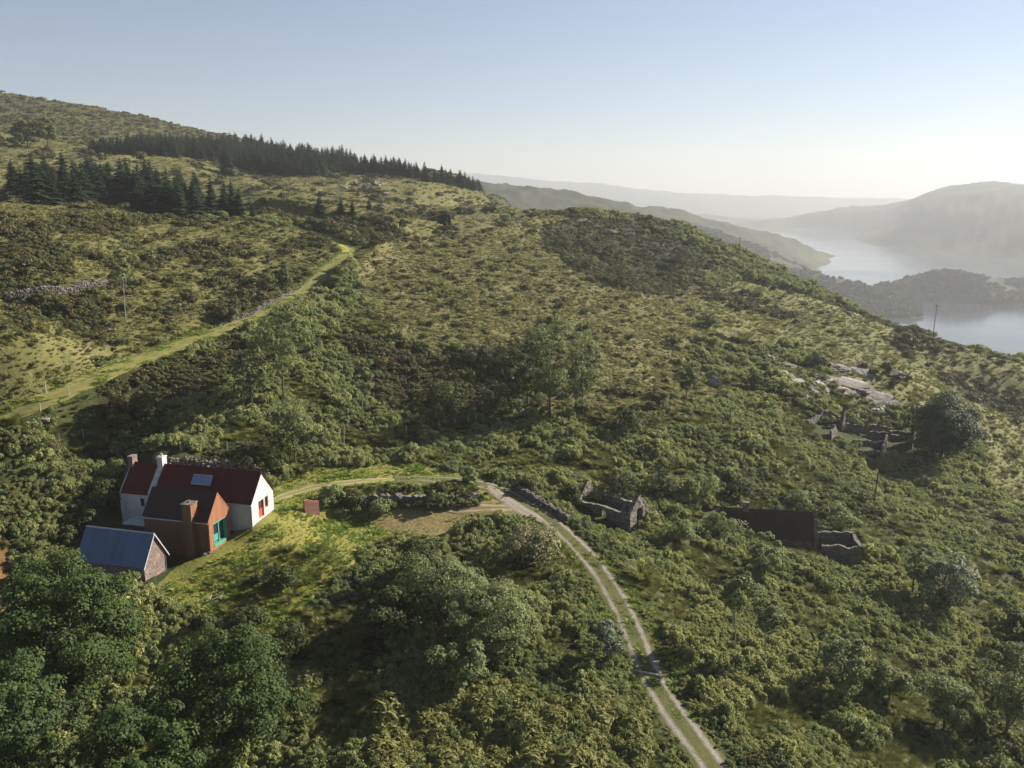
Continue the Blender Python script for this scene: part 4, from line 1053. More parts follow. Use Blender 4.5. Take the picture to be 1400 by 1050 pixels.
def ruin_wall(name, rows, zb, mat, label=None, parent=None, thick=.55, seed=0, cat='ruin', group=None):
    """a free-standing wall along surveyed points: rows of (px, py base, height)"""
    P = [ghit(a, b) for a, b, _ in rows]; H = [c for _, _, c in rows]
    return wall_world(name, P, H, mat, label, parent, thick, seed, cat, group)

def rubble_wall(name, P, H, label, thick, seed, cat='wall', group=None):
    """a drystone wall: every stone shaped, stacked along the line, all one wall"""
    r = np.random.default_rng(seed); V0, F0 = ico(1); o0 = np.array(P[0], float); P = [np.array(p, float) for p in P]; Vs = []; Fs = []; n = 0; s = [0]
    for a, b in zip(P[:-1], P[1:]): s.append(s[-1] + math.hypot(*(b - a)[:2]))
    q = 0.0
    while q < s[-1]:
        k = max(j for j in range(len(s) - 1) if s[j] <= q + 1e-6); t = (q - s[k]) / (s[k + 1] - s[k]); p = P[k] * (1 - t) + P[k + 1] * t
        d = (P[k + 1] - P[k])[:2]; d = d / np.hypot(*d); h = (H[k] * (1 - t) + H[k + 1] * t) * (1 + .3 * perlin(np.array([q * .35 + seed]), np.array([1.7 * seed]), seed)[0]); z = -.15
        while z < h:
            for off in (-.25, .25):
                x = p[0] - d[1] * off * thick * (1.5 - z / (h + .5)) + d[0] * r.uniform(-.15, .15); y = p[1] + d[0] * off * thick * (1.5 - z / (h + .5)) + d[1] * r.uniform(-.15, .15)
                m_ = V0 * (1 + r.uniform(-.28, .28, (len(V0), 1))) * np.array([r.uniform(.18, .36), r.uniform(.16, .3), r.uniform(.11, .2)]); a = math.atan2(d[1], d[0]) + r.normal(0, .35); c, s_ = math.cos(a), math.sin(a)
                m_ = np.stack([m_[:, 0] * c - m_[:, 1] * s_, m_[:, 0] * s_ + m_[:, 1] * c, m_[:, 2] + m_[:, 0] * r.normal(0, .2)], 1)
                Vs.append(m_ + np.array([x, y, float(mesh_z(x, y)) + z]) - o0); Fs.append(F0 + n); n += len(V0)
            z += .27
        q += .42
    return tag(obj(name, np_mesh(name, np.vstack(Vs), np.vstack(Fs), [M['rubble']]), loc=tuple(o0)), label, cat, group)

def wall_world(name, P, H, mat, label, parent, thick, seed, cat='wall', group=None, top_abs=None, rough=.07, step=.4):
    if mat == 'RUB': return rubble_wall(name, P, H, label, thick, seed, cat, group)
    mb = MB(); P = [np.array(p, float) for p in P]; o0 = P[0]
    r = random.Random(seed); s = [0]
    for a, b in zip(P[:-1], P[1:]): s.append(s[-1] + math.hypot(*(b - a)[:2]))
    n = max(2, int(s[-1] / step)); rows = []
    for i in range(n + 1):
        q = s[-1] * i / n; k = max(j for j in range(len(s) - 1) if s[j] <= q + 1e-6); t = (q - s[k]) / (s[k + 1] - s[k])
        p = P[k] * (1 - t) + P[k + 1] * t; d = (P[k + 1] - P[k])[:2]; d = d / np.hypot(*d); nr = np.array([-d[1], d[0]])
        h = H[k] * (1 - t) + H[k + 1] * t; g = float(mesh_z(p[0], p[1])); top = g + h * (1 + .16 * perlin(np.array([q * .9 + seed]), np.array([seed * 2.2]), seed)[0])
        if top_abs is not None: top = top_abs + .12 * r.uniform(-1, 1)
        m = max(2, int((top - g + .6) / .4)); row = []
        for sd in (-1, 1):
            for j in range(m + 1):
                z = g - .6 + (top - g + .6) * j / m; w = thick * (.62 - .14 * j / m)
                row.append((p[0] - o0[0] + nr[0] * sd * w + r.uniform(-rough, rough), p[1] - o0[1] + nr[1] * sd * w + r.uniform(-rough, rough), z - o0[2] + r.uniform(-rough, rough) * (j > 0)))
        rows.append((m, row))
    mm = max(m for m, _ in rows); V = []; Fs = []
    for m, row in rows:                                       # resample every row to mm cells
        A_ = np.array(row[:m + 1]); B_ = np.array(row[m + 1:]); tt = np.linspace(0, 1, m + 1); t2 = np.linspace(0, 1, mm + 1)
        V += [tuple(np.interp(x, tt, A_[:, c]) for c in range(3)) for x in t2] + [tuple(np.interp(x, tt, B_[:, c]) for c in range(3)) for x in t2[::-1]]
    k = 2 * (mm + 1)
    for i in range(len(rows) - 1):
        for j in range(k - 1): Fs.append((i * k + j, i * k + j + 1, (i + 1) * k + j + 1, (i + 1) * k + j))
    Fs.append(tuple(range(k))[::-1]); Fs.append(tuple(range((len(rows) - 1) * k, len(rows) * k)))
    mb.add(V, Fs)
    if parent is not None: return mb.build(name, mat, parent, loc=tuple(o0 - np.array(parent.location)))
    return tag(mb.build(name, mat, loc=tuple(o0)), label, cat, group)

def farm_ruin():
    o = empty('ruined_farmstead', ghit(1180, 606), 0, 'large roofless stone farmstead ruin left of the round dark tree', 'ruin')
    W = lambda nm, rows, sd, mat='stone_dark', th=.5: ruin_wall(nm, rows, 0, M[mat], None, o, th, sd)
    W('back_wall', [(1104, 580, .7), (1124, 574, 2.2), (1148, 580, 1.6)], 21)
    W('gable_stump', [(1149, 589, 1.6), (1152, 586, 4.6), (1154, 583, 1.2)], 22)
    W('gable_stump', [(1135, 601, 1.4), (1139, 597, 2.6), (1143, 594, 1.0)], 23)
    W('back_wall', [(1156, 587, 1.3), (1176, 589, 1.2), (1186, 589, 2.3), (1190, 590, 1.6), (1216, 592, 1.3)], 24)
    W('middle_wall', [(1186, 597, 1.3), (1214, 600, 1.3), (1236, 603, .9)], 25)
    W('front_wall', [(1166, 609, 1.2), (1208, 611, 1.3)], 26)
    W('front_wall', [(1172, 621, .9), (1202, 624, 1.1)], 27)
    W('end_wall', [(1202, 637, 1.2), (1206, 624, 2.0), (1212, 604, 1.8)], 28, 'stone_dark', .45)
    W('tall_gable', [(1245, 614, 3.2), (1248, 607, 5.0), (1250, 603, 2.2)], 29)
    W('rear_wall', [(1216, 596, 1.2), (1244, 600, 1.6)], 30)
farm_ruin()
for px, py, kr in ((1126, 590, 4.5), (1150, 595, 5), (1175, 600, 6), (1200, 606, 6), (1225, 606, 5), (1190, 622, 4.5), (1246, 612, 3), (1150, 520, 6), (1120, 522, 5), (1180, 528, 5), (1095, 525, 3), (1200, 550, 3)):
    P = ghit(px, py); KEEP.append((P[0], P[1], kr * .62))

# ------------------------------------------------------------------ drystone walls and the retaining wall of the sunken yard
wall_world('drystone_wall', [ghit(10, 410), ghit(60, 406), ghit(120, 400), ghit(150, 390)], [1.3, 2.0, 1.9, .9], 'RUB', 'tumbled drystone wall below the green ledge at far left', None, .8, 41)
wall_world('drystone_wall', [ghit(300, 446), ghit(345, 430), ghit(385, 408), ghit(412, 392)], [.35, .7, .6, .3], 'RUB', 'broken drystone wall along the upper edge of the green lane', None, .7, 42)
wall_world('retaining_wall', [ghit(436, 688), ghit(470, 688), ghit(520, 688), ghit(580, 687), ghit(630, 685), ghit(660, 681)], [.7, 1.0, 1.1, 1.0, .8, .5], M['stone_dark'], 'overgrown dark stone retaining wall beside the brown grass yard', None, .7, 43, rough=.18)
_wl = smooth_line([ghit(436, 689), ghit(520, 689), ghit(600, 688), ghit(660, 681)], 1.0)
for _x, _y in _wl:
    for _o in (-.45, .5, 1.1):
        if random.random() < .75: EXTRA.append((_x + random.uniform(-.5, .5), _y + _o + random.uniform(-.25, .25), random.choice((0, 1, 1, 3, 3))))
wall_world('boundary_wall', [ghit(706, 672), ghit(728, 684), ghit(752, 697), ghit(775, 712)], [1.0, 1.1, .9, .7], 'RUB', 'low mossy stone wall on the outer side of the track bend', None, .7, 44)
wall_world('garden_wall', [ghit(215, 636), ghit(270, 640), ghit(330, 645), ghit(366, 652)], [1.1, 1.3, 1.3, 1.0], 'RUB', 'shaded drystone wall close behind the red roofed cottage', None, .7, 45)
wall_world('lawn_kerb_wall', [ghit(225, 735), ghit(256, 744), ghit(284, 758)], [.35, .35, .3], 'RUB', 'low line of stones across the shaded lawn beside the shed', None, .5, 46)
gp = ghit(416, 700); gq = ghit(436, 703)
wall_world('brick_wall', [gp, gq], [1.7, 1.9], M['brick'], 'short red brick wall at the left end of the sunken garden', None, .35, 47, rough=.015)

# ------------------------------------------------------------------ rocks
def rock(px, py, w, h, label, group=None, flat=1.0, seed=None, mat='rock', name='rock', rz=None):
    P = ghit(px, py); dep = P[1] * CP - P[2] * SP; sx = w * dep / F / 2; sz = h * dep / F / 2
    seed = seed if seed is not None else int(px * 7 + py)
    me = rock_mesh(name, M[mat], seed, sx * 1.08, sx * flat, sz * 1.2)
    return tag(obj(name, me, loc=(P[0], P[1], P[2] + sz * .25), rot=(random.uniform(-.2, .2), random.uniform(-.15, .15), random.uniform(-.5, .5) if rz is None else rz)), label, 'rock', group)

def slab(px, py, w, h, label, group):
    """a sheet of bedrock lying in the slope, tilted with the ground"""
    P = ghit(px, py); dep = P[1] * CP - P[2] * SP; e = 1.5
    n = Vector((-(float(mesh_z(P[0] + e, P[1])) - float(mesh_z(P[0] - e, P[1]))) / (2 * e), -(float(mesh_z(P[0], P[1] + e)) - float(mesh_z(P[0], P[1] - e))) / (2 * e), 1)).normalized()
    n = (n + Vector((random.uniform(-.15, .15), random.uniform(-.25, .05), 0))).normalized()
    me = rock_mesh('rock', M['slab'], int(px * 3 + py), w * dep / F * .58, min(4.2, h * dep / F * 1.5), .75)
    o = obj('rock', me, loc=tuple(P + np.array(n) * .12)); o.rotation_euler = (n.to_track_quat('Z', 'Y').to_matrix() @ __import__('mathutils').Matrix.Rotation(random.uniform(-.35, .35), 3, 'Z')).to_euler()
    return tag(o, label, 'rock', group)

OUT = 'pale bedrock slabs of the main outcrop'
for px, py, w, h in [(a_, b_, c_ * 1.3, d_ * 1.25) for a_, b_, c_, d_ in [(1148, 517, 62, 26), (1125, 514, 30, 28), (1172, 522, 44, 20), (1095, 522, 34, 16), (1110, 535, 26, 14), (1086, 500, 22, 14), (1140, 500, 30, 14), (1196, 545, 40, 9), (1212, 553, 30, 7), (1160, 534, 30, 10), (1075, 512, 24, 10), (1130, 498, 26, 10), (1180, 508, 30, 12), (1205, 558, 26, 6), (1120, 528, 34, 14), (1062, 505, 18, 7), (1080, 530, 20, 8), (1100, 545, 16, 7), (1172, 500, 20, 8), (1222, 560, 18, 4)]]:
    slab(px, py + h * .2, w, h, 'pale rock slab of the big outcrop above the ruined farmstead', OUT)
rock(1069, 484, 17, 11, 'pale boulder at the upper left of the big outcrop, one of two close together', 'twin boulders above the outcrop'); rock(1079, 481, 12, 10, 'pale boulder at the upper left of the big outcrop, one of two close together', 'twin boulders above the outcrop'); rock(1052, 491, 24, 9, 'flat pale slab just left of the twin boulders above the outcrop')
rock(980, 530, 26, 24, 'leaning pale slab on the slope left of the big outcrop', None, .5); rock(972, 518, 12, 12, 'small pale stone at the head of the leaning slab')
rock(1060, 519, 10, 9, 'small stone standing between the leaning slab and the outcrop'); rock(1030, 532, 10, 7, 'small stone low in the scrub beneath the twin boulders')
rock(1093, 553, 12, 7, 'pale stone in the scrub just above the ruined farmstead')
rock(1222, 515, 34, 12, 'flat pale rock ledge right of the big outcrop'); rock(1165, 433, 22, 11, 'lone pale rock near the lake side skyline'); rock(1140, 424, 12, 6, 'small pale rock just left of the lone skyline rock')
SK = 'pale rocks breaking the heather on the ridge'
for px, py, w, h in [(795, 303, 26, 7), (815, 310, 20, 6), (835, 318, 26, 7), (858, 322, 18, 6), (870, 330, 16, 6), (850, 307, 14, 5), (905, 338, 16, 6), (925, 345, 14, 5), (990, 358, 18, 6), (1000, 363, 14, 5)]:
    rock(px, py, w, h, 'pale rock among dark heather along the ridge top', SK)
for px, py, w, h in [(500, 256, 16, 9), (515, 252, 20, 11), (488, 252, 13, 8), (540, 262, 12, 7), (560, 266, 14, 6), (472, 258, 12, 6), (528, 266, 12, 6)]:
    rock(px, py, w, h, 'grey stone of the scree patch below the upper spruces', 'scree below the upper plantation')
for px, py, w, h, lb in [(421, 945, 11, 9, 'pale round boulder in the scrub near the bottom trees'), (770, 957, 14, 9, 'pale stone at the top edge of the rounded tussocks'), (838, 747, 14, 6, 'flat pale slab lying in grass below the small ruin'),
    (733, 684, 16, 10, 'large pale boulder beside the track fork'), (744, 692, 12, 8, 'smaller boulder right of the big one at the track fork'), (684, 450, 8, 5, 'small white stone alone on the brown bracken slope'), (930, 415, 10, 8, 'dark upright stone on the slope below the ridge'),
    (536, 355, 8, 6, 'small pale stone on the slope right of the sunken lane'), (555, 388, 8, 5, 'small pale stone below the sunken lane bend'), (148, 454, 22, 8, 'grey stones showing through the grass below the thin birch'), (60, 575, 18, 8, 'stony patch near the lane gate'),
    (1285, 660, 12, 8, 'grey boulder in the shadow of the round dark tree'), (344, 726, 7, 7, 'dark footing stone under the near corner of the white cottage'), (232, 890, 8, 6, 'grey stone half hidden among the sycamore leaves')]:
    rock(px, py, w, h, lb)

# ------------------------------------------------------------------ utility poles, fences, gate
def pole(px, pyb, pyt, label, lean=0.0):
    P = ghit(px, pyb)
    while math.hypot(P[0], P[1]) > 600: pyb += 3; P = ghit(px, pyb)
    H = height_at(P, pyt)
    o = empty('utility_pole', P, 0, label, 'utility pole'); q = MB(); q.tube([(0, 0, -.5), (lean * H * .5, 0, H * .5), (lean * H, 0, H)], [.13, .11, .09], 8); q.build('post', M['pole'], o)
    q = MB(); q.box(lean * H - .75, lean * H + .75, -.2, -.1, H - .5, H - .36); c = q.build('crossarm', M['pole'], o)
    for s in (-.62, .62):
        q = MB(); q.tube([(lean * H + s, -.15, H - .36), (lean * H + s, -.15, H - .14)], .05, 6); q.build('insulator', M['grey_trim'], c)
def height_at(P, pyt):
    lo, hi = 0.0, 40.0
    for _ in range(50):
        m_ = (lo + hi) / 2
        if to_px(np.array([P[0], P[1], P[2] + m_]))[1] > pyt: lo = m_
        else: hi = m_
    return lo
pole(1010, 356, 324, 'utility pole on the ridge, farthest off, dark against the headland')
pole(1274, 470, 416, 'utility pole on the skyline against the near water', .03)
pole(1194, 690, 614, 'slender utility pole in the scrub in front of the ruined farmstead', .06)

def fence(rows, label, h=1.25, n=None):
    P = [ghit(a, b) for a, b in rows]; line = smooth_line(P, 2.6)
    o0 = np.array([line[0][0], line[0][1], float(mesh_z(*line[0]))]); o = empty('wire_fence', o0, 0, label, 'fence')
    tops = []
    for x, y in line:
        z = float(mesh_z(x, y)); r = random.uniform(-.08, .08); hh = h * random.uniform(.9, 1.15); l = (x - o0[0], y - o0[1], z - o0[2])
        q = MB(); q.tube([(l[0], l[1], l[2] - .3), (l[0] + r, l[1] + r * .5, l[2] + hh)], [.075, .06], 6); q.build('post', M['post'], o); tops.append((l, r, hh))
    for k in (.4, .7, .95):
        q = MB(); q.tube([(l[0] + r * k, l[1] + r * .5 * k, l[2] + h * k) for l, r, hh in tops], .012, 4); q.build('wire', M['wire'], o)
fence([(82, 607), (147, 607), (212, 611), (280, 614), (340, 616), (400, 617)], 'post and wire fence on the grass bank behind the red roofed cottage')
fence([(556, 594), (600, 586), (640, 578), (660, 576)], 'post and wire fence climbing to the dark hollow above the track')
for px, py, pyt, lb in [(63, 538, 522, 'lone gate post left of the green lane'), (94, 542, 529, 'lone gate post standing on the green lane edge'), (55, 562, 551, 'short fence post below the green lane gate'), (49, 596, 580, 'leaning post at the corner of the fence behind the cottage')]:
    P = ghit(px, py); H = height_at(P, pyt); q = MB(); q.tube([(0, 0, -.3), (random.uniform(-.1, .1), 0, H)], [.09, .075], 7); q.prism([(-.08, H), (.08, H), (.0, H + .06)], 0, -.05, .05)
    tag(q.build('gate_post', M['post'], loc=tuple(P)), lb, 'post')

def deadwood(px, py, L, label, seed, n=5):
    r = random.Random(seed); P = ghit(px, py); q = MB(); a = r.uniform(-.4, .4)
    q.tube([(-L / 2, 0, .1), (0, .1, .28), (L / 2, L * .15 * a, .4)], [.09, .07, .03], 6)
    for k in range(n):
        t = r.uniform(-.3, .45) * L; b = r.uniform(.2, 1.5) * r.choice((-1, 1)); l = L * r.uniform(.25, .45)
        q.tube([(t, .05, .22), (t + l * .6 * math.cos(b), l * .6 * math.sin(b), .45), (t + l * math.cos(b), l * math.sin(b), .55 + .3 * r.random())], [.06, .045, .015], 5)
    tag(q.build('fallen_branch', M['deadwood'], loc=tuple(P), rot=(0, 0, r.uniform(-.2, .4))), label, 'branch')
deadwood(295, 822, 1.9, 'bleached fallen branch lying on the lawn below the annexe', 3)
deadwood(530, 948, 3.0, 'bare bleached branches sticking out of the scrub by the willow', 8, 8)
P = ghit(907, 908); KEEP.append((P[0], P[1], 2.6)); P = ghit(882, 921); q_ = MB(); q_.prism([(-.14, -.1), (.14, -.1), (.1, .12), (-.1, .14)], 0, -1.7, 1.7)
tag(q_.build('drainage_bar', M['deadwood'], loc=(P[0], P[1], P[2] + .05), rot=(0, 0, -.35)), 'pale drainage bar set diagonally across the track', 'drain')

# ------------------------------------------------------------------ trees
def tree(px, py, pyt, wpx, label, kind, leafm, barkm='bark', seed=1, base=.22, ncl=46, per=90, leaf=.26, tr=.16, name='tree', cat='tree', group=None, P=None, **kw):
    P = ghit(px, py) if P is None else P; dep = P[1] * CP - P[2] * SP; H = height_at(P, pyt); RX = wpx * dep / F / 2
    o = empty(name, P, random.uniform(0, 6.28) if kw.pop('spin', True) else 0, label, cat, group)
    tm, cm = tree_meshes(seed, H, RX * 1.0, base * H, ncl, per, leaf, M[leafm], M[barkm], tr, **kw)
    obj('trunk', tm, o); obj('crown', cm, o); return o

def gp_at(px, py, z): 
    p = at_z(px, py, z); return np.array([p[0], p[1], float(mesh_z(p[0], p[1]))])
tree(0, 0, 754, 212, 'tallest sycamore, dense dark green, in front of the blue roofed shed', 0, 'sycamore', seed=11, base=.05, ncl=170, per=240, leaf=.2, tr=.35, P=gp_at(102, 962, -44), name='sycamore', lump=.19, limbs=22)
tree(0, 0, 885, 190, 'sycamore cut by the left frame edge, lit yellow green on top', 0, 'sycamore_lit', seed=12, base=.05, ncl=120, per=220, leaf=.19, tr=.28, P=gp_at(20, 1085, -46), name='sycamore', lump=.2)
tree(0, 0, 858, 215, 'sycamore with broad crown right of the tallest one, above the bottom edge', 0, 'sycamore', seed=13, base=.04, ncl=140, per=230, leaf=.19, tr=.3, P=gp_at(315, 1050, -45.6), name='sycamore', lump=.2, limbs=18)
tree(0, 0, 962, 200, 'lowest sycamore crown at the bottom frame edge, left of centre', 0, 'sycamore', seed=14, base=.04, ncl=120, per=220, leaf=.19, tr=.28, P=gp_at(200, 1165, -46.5), name='sycamore', lump=.2)
tree(0, 0, 815, 80, 'smaller sycamore at the left, between the earth bank and tallest sycamore', 0, 'sycamore', seed=15, base=.12, ncl=44, per=120, leaf=.27, tr=.2, P=gp_at(45, 925, -43.4), name='sycamore', lump=.3)
tree(0, 0, 762, 150, 'left crown of the pale green willow clump inside the track bend', 0, 'willow', seed=21, base=.08, ncl=110, per=220, leaf=.17, tr=.2, P=gp_at(600, 852, -42.9), name='willow', lump=.22)
tree(0, 0, 798, 150, 'right crown of the pale green willow clump, nearest the track', 0, 'willow', seed=22, base=.08, ncl=110, per=220, leaf=.17, tr=.2, P=gp_at(678, 895, -43.2), name='willow', lump=.22)
tree(0, 0, 872, 82, 'small bright willow low at the foot of the willow clump', 0, 'willow', seed=23, base=.06, ncl=40, per=130, leaf=.21, tr=.14, P=gp_at(632, 945, -43.8), name='willow', lump=.3)
tree(0, 0, 806, 100, 'dark shaded willow at the left side of the willow clump', 0, 'bush', seed=24, base=.06, ncl=50, per=140, leaf=.23, tr=.16, P=gp_at(528, 878, -43), name='willow', lump=.3)
tree(575, 795, 738, 70, 'dark rounded bush on the edge of the brown yard', 0, 'bush', seed=25, base=.03, ncl=40, per=140, leaf=.2, tr=.1, name='shrub', cat='shrub', lump=.32)
tree(722, 768, 722, 95, 'wide bush topped with cream blossom inside the track bend', 0, 'cream', seed=26, base=.03, ncl=44, per=130, leaf=.2, tr=.1, name='elder_bush', cat='shrub', lump=.3)
tree(830, 906, 840, 46, 'pale blossoming hawthorn on the left verge of the track', 0, 'haw', seed=27, base=.08, ncl=34, per=110, leaf=.19, tr=.1, name='hawthorn', lump=.3)
tree(388, 550, 412, 92, 'tall loose leaved ash on the slope behind the cottage', 0, 'birch', seed=31, base=.22, ncl=80, per=130, leaf=.22, tr=.12, name='ash_tree', lump=.26)
tree(404, 632, 545, 60, 'smaller ash directly below the tall one, near the cottage gable', 0, 'birch', seed=32, base=.25, ncl=40, per=110, leaf=.2, tr=.13, name='ash_tree', lump=.3)
tree(345, 560, 470, 60, 'loose leaved ash leaning beside the tall ash, left of it', 0, 'birch', seed=36, base=.2, ncl=34, per=100, leaf=.22, tr=.12, name='ash_tree', lump=.3)
tree(497, 578, 488, 34, 'slim birch with a pale trunk right of the tall ash', 0, 'birch', 'birch_bark', seed=33, base=.4, ncl=26, per=80, leaf=.24, tr=.07, name='birch', lump=.34)
tree(470, 610, 548, 30, 'slim birch half hidden in scrub between the ashes and the fence', 0, 'birch', 'birch_bark', seed=37, base=.35, ncl=22, per=80, leaf=.22, tr=.09, name='birch', lump=.34)
tree(172, 440, 334, 44, 'thin birch alone on the grass slope at upper left', 0, 'birch', 'birch_bark', seed=34, base=.42, ncl=30, per=80, leaf=.26, tr=.08, name='birch', lump=.32)
tree(752, 572, 418, 92, 'taller pine green tree in the dark hollow mid slope', 0, 'haw2' if 0 else 'willow', seed=35, base=.02, ncl=70, per=140, leaf=.25, tr=.18, name='hollow_tree', lump=.27)
tree(797, 566, 436, 64, 'narrower tree at the right shoulder of the hollow tree', 0, 'willow', seed=38, base=.02, ncl=44, per=130, leaf=.24, tr=.15, name='hollow_tree', lump=.3)
tree(722, 560, 455, 44, 'dark narrow tree at the left of the hollow trees', 0, 'bush', seed=39, base=.02, ncl=34, per=120, leaf=.24, tr=.13, name='hollow_tree', lump=.32)
tree(1286, 632, 544, 104, 'round dark tree beside the tall ruined gable', 0, 'oak', seed=41, base=.08, ncl=120, per=190, leaf=.30, tr=.3, name='round_tree', lump=.27)
tree(1045, 792, 732, 52, 'bright green bushy tree below the rusty barn', 0, 'willow', seed=42, base=.08, ncl=38, per=120, leaf=.22, tr=.12, name='willow', lump=.3)
tree(1005, 895, 776, 58, 'taller birch with a pale leaning trunk in the right hand scrub', 0, 'birch', 'birch_bark', seed=43, base=.42, ncl=40, per=90, leaf=.2, tr=.08, name='birch', lump=.28)
tree(1045, 922, 812, 46, 'shorter birch with a crooked pale trunk beside the taller one', 0, 'birch', 'birch_bark', seed=44, base=.44, ncl=32, per=90, leaf=.2, tr=.07, name='birch', lump=.3)
tree(1150, 950, 864, 76, 'bushy yellow green tree mid right among the bracken', 0, 'willow', seed=45, base=.06, ncl=46, per=120, leaf=.22, tr=.13, name='willow', lump=.3)
tree(1290, 838, 757, 82, 'silvery hawthorn with fading white blossom at the right', 0, 'haw', seed=46, base=.06, ncl=50, per=120, leaf=.24, tr=.14, name='hawthorn', lump=.28)
tree(1247, 815, 742, 50, 'pale loose tree just left of the silvery hawthorn', 0, 'birch', seed=47, base=.15, ncl=30, per=80, leaf=.24, tr=.12, name='ash_tree', lump=.3)
tree(1385, 905, 832, 62, 'dark bushy tree at the right edge above the corner trees', 0, 'sycamore', seed=48, base=.08, ncl=40, per=120, leaf=.25, tr=.14, name='alder', lump=.3)
tree(1375, 1010, 885, 100, 'large loose alder in the bottom right corner', 0, 'birch', seed=49, base=.12, ncl=54, per=110, leaf=.22, tr=.16, name='alder', lump=.28)
tree(1290, 1000, 925, 80, 'rounded alder left of the bottom right corner tree', 0, 'birch', seed=50, base=.06, ncl=40, per=110, leaf=.22, tr=.12, name='alder', lump=.3)
tree(1215, 960, 905, 62, 'low rounded alder right of the bushy yellow green tree', 0, 'haw2' if 0 else 'birch', seed=51, base=.05, ncl=34, per=110, leaf=.22, tr=.1, name='alder', lump=.32)
tree(938, 545, 489, 42, 'small pale tree below the ridge, right of the hollow', 0, 'pale', seed=52, base=.1, ncl=26, per=90, leaf=.28, tr=.1, name='ash_tree', lump=.32)
tree(38, 200, 160, 42, 'pale round tree on the upper hill, left of a pair', 0, 'pale', seed=53, base=.08, ncl=34, per=90, leaf=.7, tr=.25, name='upland_tree', lump=.3)
tree(66, 202, 160, 40, 'pale round tree on the upper hill, right of a pair', 0, 'pale', seed=54, base=.08, ncl=34, per=90, leaf=.7, tr=.25, name='upland_tree', lump=.3)
tree(22, 202, 182, 34, 'dark bush tucked below the pale pair of upland trees', 0, 'bush', seed=55, base=.05, ncl=24, per=80, leaf=.6, tr=.2, name='shrub', cat='shrub', lump=.32)
tree(192, 222, 207, 18, 'small pale tree on the field edge under the upper spruces', 0, 'pale', seed=56, base=.1, ncl=18, per=60, leaf=.55, tr=.15, name='upland_tree', lump=.34)
tree(140, 222, 208, 16, 'smaller pale bush at the left end of the upper spruces', 0, 'pale', seed=57, base=.05, ncl=16, per=60, leaf=.55, tr=.15, name='shrub', cat='shrub', lump=.34)
tree(610, 316, 288, 26, 'lone round dark pine standing on the crest of the near slope', 0, 'oak', seed=58, base=.12, ncl=34, per=80, leaf=.38, tr=.16, name='pine_tree', lump=.3)
